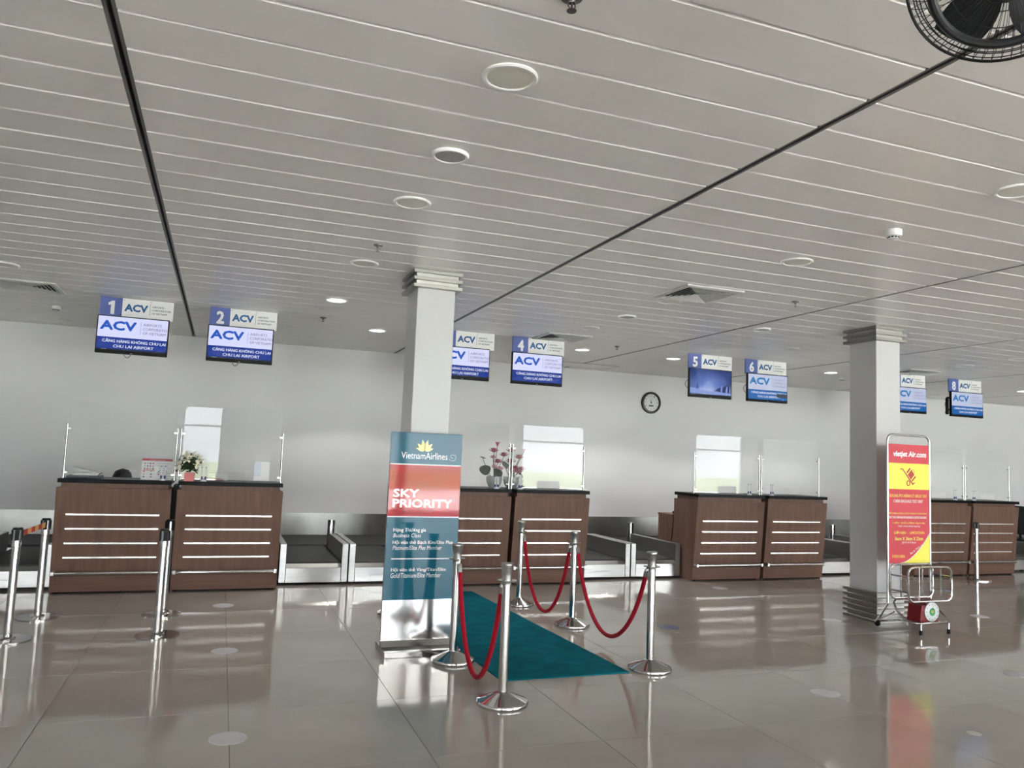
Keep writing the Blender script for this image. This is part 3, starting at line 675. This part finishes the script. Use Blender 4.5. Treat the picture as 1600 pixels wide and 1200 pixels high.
MB().lathe([(.04, 0), (.04, .0016), (.0, .0016)], 24, (.03, -.089, .104), '-y').build('dial_centre', mat('dial_green', (.04, .32, .12), .4), sc_o)
MB().prism([(.015, .096), (.045, .096), (.045, .121), (.015, .121)], -.0925, -.0906, 'xz').build('dial_badge', YT, sc_o, smooth=False)
MB().prism([(.028, .104), (.033, .104), (.036, .175)], -.0945, -.093, 'xz').build('pointer', BLACKP, sc_o, smooth=False)
for k in range(12):
    a_ = 2 * PI * k / 12; x, z = .03 + .078 * math.cos(a_), .104 + .078 * math.sin(a_)
    MB().box(x - .004, x + .004, -.0902, -.089, z - .004, z + .004).build('dial_mark', INK, sc_o, smooth=False)
MB().tube([(0, 0, .17), (0, 0, .205)], .03, 12).build('neck', SRED, sc_o)
MB().bev(-.17, .17, -.085, .105, .205, .213, .003).build('platform', SRED, sc_o, smooth=False)

# ================================================================ WALL CLOCK
ck = empty('wall_clock', (7.52, WALL_Y, 2.757), 'round dark-framed clock with white face on the back wall', 'clock')
MB().lathe([(.206, 0), (.206, .03), (.195, .045), (.165, .050), (.160, .030), (.160, .0)], 48, (0, 0, 0), '-y').build('frame', mat('clock_frame', (.018, .010, .010), .3), ck)
MB().lathe([(.162, .004), (.162, .022), (.0, .022)], 40, (0, 0, 0), '-y').build('face', mat('clock_face', (.72, .75, .76), .4), ck)
for k in range(12):
    a_ = PI / 2 - 2 * PI * (k + 1) / 12; x, z = .128 * math.cos(a_), .128 * math.sin(a_)
    hwid = .020 if k + 1 >= 10 else .011
    text('numeral', str(k + 1), (x - hwid, x + hwid, z - .016, z + .016), -.0235, INK, ck, bold=.01)
MB().box(-.05, .05, -.0235, -.022, -.075, -.045).build('display', INK, ck, smooth=False)
for a_, ln, w_, nm in ((math.radians(90 + 28), .085, .007, 'hour_hand'), (math.radians(90 - 7), .12, .005, 'minute_hand')):
    ca, sa = math.cos(a_), math.sin(a_)
    MB().prism([(-.02 * ca - w_ * sa, -.02 * sa + w_ * ca), (-.02 * ca + w_ * sa, -.02 * sa - w_ * ca), (ln * ca, ln * sa)], -.0265, -.025, 'xz').build(nm, BLACKP, ck, smooth=False)
MB().lathe([(.012, .022), (.012, .028), (.0, .028)], 12, (0, 0, 0), '-y').build('hub', BLACKP, ck)

# ================================================================ THINGS ON THE COUNTERS
PEN = mat('pen_white', (.75, .77, .80), .3); PBL = mat('pen_blue', (.01, .02, .16), .3); PAPER = mat('paper', (.72, .73, .74), .6)
def pen_stand(x, n):
    root = empty('pen_stand', (x, 9.475, TOPZ), 'white pens in a small stand on counter under board %s' % WORD[n], 'pen stand', 'pen stands on the counters')
    MB().lathe([(.034, 0), (.034, .006), (.025, .016), (.015, .022), (.0, .022)], 18).build('base', PEN, root)
    for s in (-1, 1):
        MB().lathe([(.009, .018), (.010, .05), (.008, .055)], 10, (s * .019, 0, 0)).build('socket', PBL, root)
        p = MB().tube([(s * .019, 0, .05), (s * .021, 0, .150)], .0068, 8).build('pen', PEN, root); MB().tube([(s * .021, 0, .150), (s * .0212, 0, .160)], .0055, 8).build('pen_tip', PBL, p)
for x, n in ((-.585, 1), (-.165, 2), (3.34, 3), (3.67, 4), (7.245, 5), (7.645, 6), (11.30, 7), (11.72, 8)): pen_stand(x, n)
# info board on counter 1
ib = empty('info_board', (-.665, 9.64, TOPZ), 'white table board with red header and small icons on the counter', 'table sign')
tilt = Matrix.Rotation(-.12, 4, 'X')
MB().box(-.158, .158, 0, .006, 0, .235).move(tilt).build('board', PAPER, ib, smooth=False)
MB().box(-.16, .16, -.05, .11, 0, .004).build('foot', WHITEB, ib, smooth=False)
MB().prism([(.006, .004), (.09, .004), (.012, .15)], -.02, .02, 'yz').build('prop', WHITEB, ib, smooth=False)
IR = mat('info_red', (.50, .04, .07), .5); IG = mat('info_grey', (.35, .36, .40), .5); IO = mat('info_orange', (.65, .25, .15), .5)
MB().box(-.158, .158, -.0015, -.0002, .210, .235).move(tilt).build('header', IR, ib, smooth=False)
text('small_lettering', 'HÀNH LÝ XÁCH TAY', (-.08, .08, .217, .228), -.0022, PRW, ib, M_=tilt)
for k in range(22):
    c_, r_ = k % 4, k // 4; x = -.125 + c_ * .028 if r_ < 3 else -.13 + c_ * .075; z = .18 - r_ * .03
    if r_ >= 5 and c_ > 1: continue
    MB().box(x - .008, x + .008, -.0015, -.0002, z - .007, z + .007).move(tilt).build('icon', (IR, IG, INK)[k % 3], ib, smooth=False)
MB().box(-.14, -.02, -.0015, -.0002, .098, .108).move(tilt).build('text_bar', IO, ib, smooth=False)
for k in range(5): MB().box(.0, .13 - .02 * (k % 2), -.0015, -.0002, .178 - k * .026, .183 - k * .026).move(tilt).build('text_bar', IG, ib, smooth=False)
# binder and papers
o = empty('document_folder', (-1.385, 9.725, TOPZ), 'dark blue folder lying on the counter under loose papers', 'folder')
MB().bev(-.165, .165, -.13, .13, 0, .028, .003).build('cover', mat('folder_blue', (.02, .025, .06), .4), o, smooth=False)
MB().tube([(.14, -.12, .028), (.165, -.13, .055), (.18, -.13, .06)], .005, 6).build('clip', BLACKP, o)
for k, (x, y, rz, wd_) in enumerate(((-1.37, 9.715, .04, .13), (-1.40, 9.72, -.10, .105), (-1.36, 9.715, .10, .115))):
    m_ = MB(); n = 8
    for i in range(n):
        u0, u1 = -wd_ + 2 * wd_ * i / n, -wd_ + 2 * wd_ * (i + 1) / n
        c0, c1 = [(.0, .05, .0)[k] * (.5 - .5 * u / wd_) ** 1.5 for u in (u0, u1)]
        m_.prism([(u0, c0), (u1, c1), (u1, c1 + .013), (u0, c0 + .013)], -.09, .09, 'xz')
    o = m_.build('paper_sheaf', PAPER, None, smooth=False); o.location = (x, y, TOPZ + .0285 + (0, .0268, .0134)[k]); o.rotation_euler[2] = rz
    tag(o, ['flat sheaf of white papers lying on the dark folder', 'curled sheaf of white papers rising above the dark folder', 'slightly bent sheaf of white papers on the dark folder'][k], 'papers', 'papers on the dark folder')
# paper notice stuck to the acrylic
no = empty('paper_notice', (.46, GY - .0045, 1.25), 'white folded paper notice stuck on the acrylic beside the lilies', 'notice')
MB().box(-.085, .085, -.001, .0, .0, .215).build('sheet', PAPER, no, smooth=False); MB().box(-.085, -.01, -.002, -.001, .045, .215).build('flap', mat('paper_blue', (.60, .64, .72), .6), no, smooth=False)
# small boxes beside the bouquet
gb = MB().bev(-.11, .11, -.06, .06, 0, .075, .004).build('tissue_box', mat('box_grey', (.45, .46, .47), .6)); gb.location = (-.02, 9.80, TOPZ); gb.rotation_euler[2] = .0; tag(gb, 'pale grey low box behind the acrylic by the lilies', 'box')

# flowers
LEAF = mat('leaf_green', (.035, .075, .02), .55, var=((30, 30, 30), .4, 3)); LEAF2 = mat('leaf_dark', (.03, .05, .018), .55, var=((20, 20, 20), .35, 3)); LILY = mat('lily_white', (.80, .78, .66), .5); LILC = mat('lily_yellow', (.75, .55, .10), .5)
LOTP = mat('lotus_pink', (.42, .10, .16), .55, var=((35, 35, 35), .35, 3)); LOTL = mat('lotus_pale', (.62, .30, .33), .55); POTG = mat('pot_grey', (.42, .44, .45), .22, coat=.4); PINK = mat('box_pink', (.72, .22, .22), .55); BERRY = mat('berry_red', (.12, .012, .015), .4)
def petal_mesh(mb, base, dirv, ln, wd_, cup, n=6):
    d = Vector(dirv).normalized(); sd = d.cross(Vector((0, 0, 1)))
    sd = sd.normalized() if sd.length > .05 else Vector((1, 0, 0)); up = sd.cross(d).normalized()
    v = []; f = []
    for i in range(n + 1):
        t = i / n; w_ = wd_ * math.sin(PI * min(1, t * .96 + .02)) ** .8; p = Vector(base) + d * ln * t + up * cup * ln * (t * t)
        v += [p - sd * w_ + up * w_ * .35, p - up * .0015, p + sd * w_ + up * w_ * .35]
    for i in range(n): f += [(3 * i, 3 * i + 1, 3 * i + 4, 3 * i + 3), (3 * i + 1, 3 * i + 2, 3 * i + 5, 3 * i + 4)]
    mb.add(v, f)
bq = empty('lily_bouquet', (-.315, 9.475, TOPZ), 'bouquet of white lilies and green leaves in a pink box', 'flowers')
MB().prism([(-.05, 0), (.05, 0), (.055, .095), (-.055, .095)], -.05, .05, 'xz').build('flower_box', PINK, bq, smooth=False)
rnd = random.Random(3)
lf = MB()
for k in range(330):
    a_ = rnd.uniform(0, 2 * PI); e_ = rnd.uniform(-.1, 1.45); r_ = rnd.uniform(.03, .115)
    d = Vector((math.cos(a_) * math.cos(e_), math.sin(a_) * math.cos(e_), math.sin(e_) * 1.1)); b_ = Vector((0, 0, .12)) + d * r_; q_ = d + Vector((rnd.uniform(-.5, .5), rnd.uniform(-.5, .5), rnd.uniform(-.3, .3))); n_l, n_w, n_c = rnd.uniform(.045, .08), rnd.uniform(.008, .016), rnd.uniform(-.3, .3)
    tip = b_ + q_.normalized() * n_l
    if max(tip.x, b_.x) > .098 and min(tip.z, b_.z) < .19: continue
    petal_mesh(lf, b_, q_, n_l, n_w, n_c, 4)
lf.move(Matrix.Diagonal((1, .48, 1, 1)))
o = lf.build('foliage', LEAF, bq, fix=False); o['kind'] = 'stuff'
for x, y, z, ax, az in ((-.03, -.09, .235, -.2, .5), (.075, -.10, .185, .4, .2), (-.105, -.08, .180, -.5, .1), (.02, -.06, .275, .1, 1), (-.06, -.02, .265, -.3, 1), (.09, .02, .24, .6, .6)):
    n_ = Vector((ax, -.9, az)).normalized() if y < .05 else Vector((ax, .9, az)).normalized(); u = n_.orthogonal().normalized(); w2 = n_.cross(u); mbl = MB()
    for k in range(6):
        a_ = 2 * PI * k / 6 + .3; petal_mesh(mbl, (x, y * .55, z), n_ * .75 + u * math.cos(a_) + w2 * math.sin(a_), .078, .019, -.1)
    bl = mbl.build('lily_bloom', LILY, bq, fix=False)
    MB().tube([Vector((x, y * .55, z)), Vector((x, y * .55, z)) + n_ * .035], [.006, .003], 6).build('lily_centre', LILC, bl)
for x, y, z in ((-.02, -.11, .195), (.005, -.06, .30), (-.09, -.09, .225), (-.135, -.06, .11), (.11, -.06, .21)):
    MB().lathe([(.0, -.012), (.010, -.006), (.012, .0), (.008, .010), (.0, .013)], 10, (x, y * .7, z)).build('berry', BERRY, bq)
pn = MB().tube([(-.13, 0, .010), (-.06, 0, .018), (.06, 0, .018), (.13, 0, .010)], [.008, .018, .018, .008], 10).build('cloth_roll', mat('cloth_mauve', (.40, .26, .26), .8)); pn.location = (-.08, 9.705, TOPZ); tag(pn, 'mauve rolled cloth lying behind the lily box', 'cloth')

def lotus_pot(x, seed, blooms, leaves, label):
    root = empty('lotus_pot', (x, 9.74, TOPZ), label, 'flower pot', 'lotus pots on the counters'); rr = random.Random(seed)
    MB().lathe([(.0, .0), (.050, .0), (.075, .022), (.098, .065), (.108, .11), (.103, .150), (.099, .152), (.099, .145), (.088, .13), (.0, .128)], 36).build('pot', POTG, root)
    for (bx_, by_, bz_, sc, bud, pale) in blooms:
        st_ = MB().tube([(bx_ * .15, by_ * .15, .125), (bx_ * .5, by_ * .5, .125 + (bz_ - .125) * .55), (bx_, by_, bz_)], .0035, 6).build('stem', LEAF2, root)
        mbl = MB()
        if bud:
            for k in range(6): a_ = k * PI / 3; petal_mesh(mbl, (bx_ + .006 * math.cos(a_), by_ + .006 * math.sin(a_), bz_), (.22 * math.cos(a_), .22 * math.sin(a_), 1), .065 * sc, .014 * sc, -.25)
        else:
            for ring, (nn, el, ln) in enumerate(((8, .15, .066), (8, .55, .06), (6, .95, .052))):
                for k in range(nn):
                    a_ = 2 * PI * (k + ring * .5) / nn + rr.uniform(-.1, .1); petal_mesh(mbl, (bx_, by_, bz_), (math.cos(a_) * math.cos(el), math.sin(a_) * math.cos(el), math.sin(el)), ln * sc, .016 * sc, .35)
        bl = mbl.build('lotus_bloom', LOTL if pale else LOTP, root, fix=False)
        if not bud: MB().lathe([(.004, 0), (.014 * sc, .014), (.0, .018)], 10, (bx_, by_, bz_ + .004)).build('seed_head', LILC, bl)
    for (lx_, ly_, lz_, r_, rx, ry) in leaves:
        MB().tube([(lx_ * .2, ly_ * .2, .125), (lx_ * .8, ly_ * .8, lz_ * .8), (lx_, ly_, lz_)], .0035, 6).build('stem', LEAF2, root)
        m_ = MB(); v = [(0, 0, 0)]; n = 18
        for k in range(n): a_ = 2 * PI * k / n; q_ = r_ * (1 + .08 * math.sin(3 * a_)); v.append((q_ * math.cos(a_), q_ * math.sin(a_), .16 * r_ + .05 * r_ * math.sin(5 * a_)))
        m_.add(v, [(0, k + 1, (k + 1) % n + 1) for k in range(n)]); m_.move(Matrix.Translation((lx_, ly_, lz_)) @ Matrix.Rotation(rx, 4, 'X') @ Matrix.Rotation(ry, 4, 'Y')).build('lotus_leaf', LEAF2, root, fix=False)
lotus_pot(3.395, 5, ((.02, -.02, .545, 1.0, 1, 0), (-.03, -.03, .465, 1.15, 0, 0), (-.025, .0, .385, .8, 0, 1), (.025, -.05, .325, 1.1, 0, 0), (-.02, -.06, .255, 1.0, 0, 1), (.11, -.04, .415, 1.1, 0, 0), (.055, -.07, .235, 1.0, 0, 1)), ((-.14, -.03, .225, .075, 1.0, -.3), (-.155, .05, .385, .04, .3, .2), (.03, -.05, .19, .07, 1.1, .3)), 'round grey pot of pink lotus flowers with large leaves beside it')
lotus_pot(3.635, 9, ((-.03, -.03, .475, 1.15, 0, 0), (-.04, -.06, .33, 1.2, 0, 0), (.09, -.03, .39, 1.15, 0, 1), (.155, -.02, .475, .85, 1, 1), (-.012, -.07, .215, 1.1, 0, 1), (.07, -.07, .20, 1.25, 0, 1), (.12, -.05, .235, 1.1, 0, 1), (.03, -.06, .25, 1.0, 0, 0)), ((-.09, .02, .30, .06, .9, .4),), 'round grey pot of pink lotus flowers without the big leaves')
mc = empty('gooseneck_device', (3.80, 9.76, TOPZ), 'small black curved gooseneck device beside the lotus pots', 'desk device')
MB().lathe([(.05, 0), (.05, .02), (.03, .03), (.0, .03)], 20).build('base', BLACKP, mc)
MB().tube([(0, 0, .03), (.005, -.01, .10), (-.01, -.02, .17), (-.035, -.03, .195)], .006, 8).build('gooseneck', BLACKP, mc); MB().tube([(-.035, -.03, .195), (-.055, -.035, .195)], .011, 10).build('device_head', BLACKP, mc)
ms = MB().lathe([(.0, 0), (.032, 0), (.035, .015), (.026, .032), (.0, .038)], 16, sy=1.5).build('computer_mouse', BLACKP); ms.location = (6.52, 10.30, .885); tag(ms, 'black computer mouse on the low desk of counter 5', 'mouse')
cb = MB().tube([(6.50, 10.26, .8898), (6.40, 10.12, .8898), (6.335, 10.06, .8900), (6.3235, 10.045, .8885), (6.3235, 10.03, .80), (6.3235, 10.06, .60), (6.3235, 10.08, .50)], .005, 6).build('mouse_cable', BLACKP); tag(cb, 'thin black cable hanging down the side of counter 5', 'cable')

# ================================================================ SEATED PERSON BEHIND COUNTER 1, OFFICE CHAIRS
def office_chair(x, y, rz, label):
    root = empty('office_chair', (x, y, 0), label, 'chair', 'office chairs behind the counters', rz)
    FAB = mat('chair_fabric', (.012, .012, .014), .8)
    MB().bev(-.24, .24, -.24, .24, .42, .50, .03, 3).build('seat', FAB, root)
    MB().prism([(p[0], p[1]) for p in rrect(-.23, .23, .58, 1.10, .09, 5)], .235, .30, 'xz').build('backrest', FAB, root)
    MB().tube([(0, .05, .40), (0, .30, .42), (0, .32, .62)], .022, 8).build('back_bar', BLACKP, root)
    MB().lathe([(.03, .06), (.03, .42)], 14).build('gas_column', BLACKP, root)
    for k in range(5):
        a_ = 2 * PI * k / 5 + .3; lg = MB().tube([(0, 0, .10), (.27 * math.cos(a_), .27 * math.sin(a_), .065)], [.026, .016], 8).build('leg', BLACKP, root)
        MB().lathe([(.0, -.02), (.03, -.018), (.03, .018), (.0, .02)], 14, (.27 * math.cos(a_), .27 * math.sin(a_), .03), 'x').build('castor', BLACKP, lg)
office_chair(14.30, 10.42, PI * .55, 'black office chair beside the counter under board eight')
office_chair(-1.10, 10.62, 0, 'black office chair under the seated person behind the counter')
per = empty('person', (-1.10, 10.55, 0), 'person with short black hair sitting low behind the counter', 'person')
SKIN = mat('skin', (.42, .25, .18), .55); SHIRT = mat('shirt_white', (.60, .62, .65), .8); HAIR = mat('hair_black', (.006, .006, .006), .55)
V = [(0, .04, .60), (0, .05, .75), (0, .04, .90), (0, .02, 1.00), (0, .0, 1.065), (0, -.02, 1.13), (0, -.03, 1.20),
     (.15, .03, .98), (.21, .02, .76), (.13, -.20, .70), (.09, -.27, .69), (-.15, .03, .98), (-.21, .02, .76), (-.13, -.20, .70), (-.09, -.27, .69),
     (.09, -.02, .58), (.10, -.36, .56), (.10, -.38, .10), (.10, -.48, .018), (-.09, -.02, .58), (-.10, -.36, .56), (-.10, -.38, .10), (-.10, -.48, .018)]
Ed = [(0, 1), (1, 2), (2, 3), (3, 4), (4, 5), (5, 6), (3, 7), (7, 8), (8, 9), (9, 10), (3, 11), (11, 12), (12, 13), (13, 14), (0, 15), (15, 16), (16, 17), (17, 18), (0, 19), (19, 20), (20, 21), (21, 22)]
Rd = [(.13, .10), (.125, .095), (.14, .10), (.10, .08), (.05, .05), (.075, .085), (.078, .09)] + [(.055,) * 2, (.042,) * 2, (.034,) * 2, (.025,) * 2] * 2 + [(.085,) * 2, (.06,) * 2, (.042,) * 2, (.035,) * 2] * 2
me = bpy.data.meshes.new('body'); me.from_pydata(V, Ed, []); me.materials.append(SHIRT); bo = bpy.data.objects.new('body', me); C.objects.link(bo); bo.parent = per
bo.modifiers.new('skin', 'SKIN'); sb = bo.modifiers.new('sub', 'SUBSURF'); sb.levels = 2; sb.render_levels = 2
for i, r_ in enumerate(Rd): me.skin_vertices[0].data[i].radius = r_
me.skin_vertices[0].data[0].use_root = True
# hair cap, face patch
bm = bmesh.new(); bmesh.ops.create_icosphere(bm, subdivisions=4, radius=1.0)
bmesh.ops.delete(bm, geom=[v for v in bm.verts if v.co.z < -.35 or (v.co.y < -.45 and v.co.z < -.1)], context='VERTS')
for v in bm.verts:
    nz_ = 1 + .035 * math.sin(9 * v.co.x + 2) * math.cos(7 * v.co.y) + .03 * math.sin(15 * v.co.x + 11 * v.co.y); v.co = (v.co.x * .108 * nz_, v.co.y * .115 * nz_ - .025, 1.195 + v.co.z * .112 * nz_)
MB().from_bm(bm).build('hair', HAIR, per, angle=80)
bm = bmesh.new(); bmesh.ops.create_icosphere(bm, subdivisions=3, radius=1.0)
for v in bm.verts: v.co = (v.co.x * .078, v.co.y * .082 - .036, 1.155 + v.co.z * .105)
hd = MB().from_bm(bm).build('head', SKIN, per)
for s in (-1, 1):
    MB().lathe([(.0, -.004), (.010, .0), (.0, .004)], 10, (s * .03, -.120, 1.175), '-y').build('eye', BLACKP, hd); MB().bev(s * .078 - .008, s * .078 + .008, -.05, -.02, 1.14, 1.19, .006).build('ear', SKIN, hd)
MB().prism([(-.122, 1.175), (-.142, 1.14), (-.120, 1.137)], -.011, .011, 'yz').build('nose', SKIN, hd); MB().box(-.022, .022, -.119, -.112, 1.108, 1.113).build('mouth', mat('lips', (.35, .12, .10), .5), hd, smooth=False)

# ================================================================ CEILING FITTINGS
LENS = mat('light_lens_off', (.80, .78, .70), .4); RIM = mat('light_rim', (.88, .88, .86), .3); LIT = mat('light_lens_on', (1.0, .99, .96), .4, emit=9.0 / EV)
GRILL = mat('speaker_grille', (.42, .42, .41), .5)
def disc_fitting(name, x, y, r, lens, label, cat, grp, zdrop=.012):
    root = empty(name, (x, y, CEIL - zdrop), label, cat, grp)
    MB().lathe([(r, zdrop), (r, zdrop * .5), (r * .95, 0), (r * .86, 0.0), (r * .82, .004), (r * .82, zdrop)], 40).build('rim', RIM, root)
    MB().lathe([(r * .82, .0055), (r * .8, .005), (0, .004)], 36).build('lens' if name != 'ceiling_speaker' else 'grille', lens, root)
    return root
for x, y in ((1.055, 3.04), (1.06, 4.90), (1.06, 6.73), (4.165, 3.06), (4.18, 4.905), (4.15, 6.74), (4.19, 8.65), (7.27, 8.65), (-2.06, 8.55), (-2.09, 12.1), (10.34, 7.63), (10.4, 8.53), (10.4, 6.75)):
    disc_fitting('downlight', x, y, .122, LENS, 'unlit round downlight with white rim in the plank ceiling', 'downlight', 'unlit downlights')
for x, y in ((1.07, 8.58), (1.87, 10.46), (4.955, 10.46), (6.545, 10.48), (9.60, 10.42), (14.28, 10.46)):
    r = disc_fitting('downlight', x, y, .122, LIT, 'glowing white downlight in the ceiling near the numbered boards', 'downlight', 'lit downlights')
    ld = bpy.data.lights.new('downlight_glow', 'SPOT'); ld.energy = 8.0; ld.spot_size = 2.2; ld.shadow_soft_size = .1; ld.color = (1, .98, .93)
    lo = bpy.data.objects.new('downlight_glow', ld); C.objects.link(lo); lo.parent = r; lo.location = (0, 0, -.01)
for x, y in ((1.062, 4.0), (4.20, 7.71), (5.94, 7.57)):
    disc_fitting('ceiling_speaker', x, y, .102, GRILL, 'small round grey speaker grille set in the plank ceiling', 'speaker', 'ceiling speakers', .018)
def smoke(x, y, label):
    root = empty('smoke_detector', (x, y, CEIL - .06), label, 'smoke detector', 'smoke detectors')
    MB().lathe([(.055, .06), (.055, .03), (.052, .018), (.036, .014), (.034, 0.003), (.026, 0), (0, 0)], 28).build('body', WHITE, root)
    for k in range(10): a_ = 2 * PI * k / 10; MB().box(-.008, .008, -.0015, .0015, .004, .013).move(Matrix.Rotation(a_ + PI / 2, 4, 'Z') @ Matrix.Translation((0, -.0355, 0))).build('vent_slot', BLACKP, root, smooth=False)
smoke(4.17, 3.95, 'white smoke detector on a plank nearest the fan cage')
smoke(-2.05, 10.95, 'white smoke detector by the ceiling vent beside board one')
smoke(10.28, 10.88, 'white smoke detector near the back wall above counter 7')
BRASS = mat('sprinkler_metal', (.16, .15, .14), .35, metal=.8)
for x, y in ((1.053, 2.40), (1.057, 6.07), (1.078, 9.84), (5.20, 6.12), (5.217, 9.85)):
    root = empty('sprinkler', (x, y, CEIL - .055), 'dark metal fire sprinkler hanging from the plank ceiling', 'sprinkler', 'ceiling sprinklers')
    MB().lathe([(.040, .055), (.038, .047), (.014, .040), (.011, .03), (.011, .055)], 24).build('escutcheon', BRASS, root)
    for s in (-1, 1): MB().tube([(s * .010, 0, .035), (s * .014, 0, .020), (s * .004, 0, .006)], .0028, 6).build('frame_arm', BRASS, root)
    MB().lathe([(.0, 0), (.018, .001), (.018, .003), (.0, .006)], 16).build('deflector', BRASS, root); MB().lathe([(.004, .006), (.004, .035)], 8).build('bulb', BRASS, root)
VENT = mat('vent_white', (.66, .66, .64), .4)
def vent(xc, yc, label):
    root = empty('air_vent', (xc, yc, CEIL - .022), label, 'vent', 'square ceiling vents'); h = .31; t = .0215
    MB().box(-h + .02, h - .02, -h + .02, h - .02, t - .002, t).build('backing', mat('vent_dark', (.02, .02, .02), .8), root, smooth=False)
    def ring(r0, z0, r1, z1, name, th=.002):
        o_ = [(-r0, -r0, z0), (r0, -r0, z0), (r0, r0, z0), (-r0, r0, z0)]; i_ = [(-r1, -r1, z1), (r1, -r1, z1), (r1, r1, z1), (-r1, r1, z1)]
        v = o_ + i_ + [(x, y, z + th) for x, y, z in o_ + i_]; f = []
        for k in range(4):
            j = (k + 1) % 4; f += [(k, j, j + 4, k + 4), (k + 8, k + 12, j + 12, j + 8), (k, k + 8, j + 8, j), (k + 4, j + 4, j + 12, k + 12)]
        MB().add(v, f).build(name, VENT, root, smooth=False)
    ring(h, .008, h - .035, .0, 'frame', .012)
    for k in range(6): r0 = h - .045 - k * .041; ring(r0, .001, max(r0 - .030, .01), .017, 'louvre')
vent(4.19, 6.30, 'square louvred ceiling vent out over the open hall')
vent(4.20, 9.53, 'square louvred ceiling vent just before board four')
vent(-2.08, 9.60, 'square louvred ceiling vent beside board one')
vent(10.40, 9.53, 'square louvred ceiling vent before board seven')
# access hatch by the wall
ah = empty('access_hatch', (5.85, 12.25, CEIL - .004), 'flush ceiling access hatch with dark edges near the clock', 'hatch')
MB().box(-.53, .53, -.28, .28, .001, .0045).build('hatch_panel', CEILM, ah, smooth=False)
for a_ in ((-.54, .54, -.292, -.28), (-.54, .54, .28, .292), (-.54, -.53, -.28, .28), (.53, .54, -.28, .28)): MB().box(*a_, .0, .0045).build('edge_strip', CARR, ah, smooth=False)

# fan hanging from the ceiling
fc = Vector((1.80, 1.335, 2.95)); fn = (Vector((0, 0, CAM_H)) - fc).normalized(); fn = (fn + Vector((0, 0, -.25))).normalized()
fan = empty('ceiling_fan', (fc.x, fc.y, CEIL), 'black wire-caged fan hanging from the ceiling', 'fan')
FANB = mat('fan_black', (.010, .011, .013), .4)
zx = fn; ux = zx.orthogonal().normalized(); vx = zx.cross(ux); loc0 = Vector((0, 0, fc.z - CEIL))
FM = Matrix(((ux.x, vx.x, zx.x, loc0.x), (ux.y, vx.y, zx.y, loc0.y), (ux.z, vx.z, zx.z, loc0.z), (0, 0, 0, 1)))
RF = .235
def circ(r, z, n=64): return [(r * math.cos(2 * PI * k / n), r * math.sin(2 * PI * k / n), z) for k in range(n)]
MB().tube(circ(RF, 0), .004, 8, True).move(FM).build('rim', FANB, fan)
MB().tube(circ(RF * .73, .075), .012, 10, True).move(FM).build('guard_ring', FANB, fan)
for nm, s in (('front_guard', 1), ('rear_guard', -1)):
    g = MB()
    for k in range(64):
        a_ = 2 * PI * k / 64; pts = []
        for q in range(7):
            t = q / 6; r_ = RF * (1 - .72 * t); z = s * .085 * math.sin(min(1, t * 1.6) * PI / 2); pts.append((r_ * math.cos(a_ + .12 * t), r_ * math.sin(a_ + .12 * t), z))
        g.tube(pts, .0011, 4)
    for r_, z in ((RF * .93, s * .027), (RF * .86, s * .048), (RF * .55, s * .085), (RF * .28, s * .085)): g.tube(circ(r_, z, 40), .0016, 5, True)
    o = g.move(FM).build(nm, FANB, fan)
MB().lathe([(.0, .088), (.07, .086), (.072, .078), (.0, .076)], 24).move(FM).build('badge', FANB, fan)
MB().lathe([(.0, -.20), (.075, -.19), (.095, -.13), (.095, -.03), (.05, -.02), (.03, .03), (.0, .04)], 24).move(FM).build('motor', FANB, fan)
for k in range(5):
    a0_ = 2 * PI * k / 5; v = []; f = []; n = 8
    for i in range(n + 1):
        r_ = .03 + (RF * .86 - .03) * i / n
        for j in range(6):
            aa = a0_ + (-.55 + 1.1 * j / 5) * (.55 + .45 * math.sin(PI * (i / n) ** .7)); v.append((r_ * math.cos(aa), r_ * math.sin(aa), .02 - .04 * j / 5))
    for i in range(n):
        for j in range(5): f.append((i * 6 + j, i * 6 + j + 1, i * 6 + j + 7, i * 6 + j + 6))
    MB().add(v, f).move(FM).build('blade', FANB, fan, fix=False)
mt = FM @ Vector((0, 0, -.13)); MB().tube([mt, (mt.x, mt.y, -.12), (mt.x, mt.y, 0)], .014, 10).build('drop_rod', FANB, fan); MB().lathe([(.06, 0), (.055, -.03), (.0, -.035)], 20, (mt.x, mt.y, 0)).build('ceiling_plate', FANB, fan)
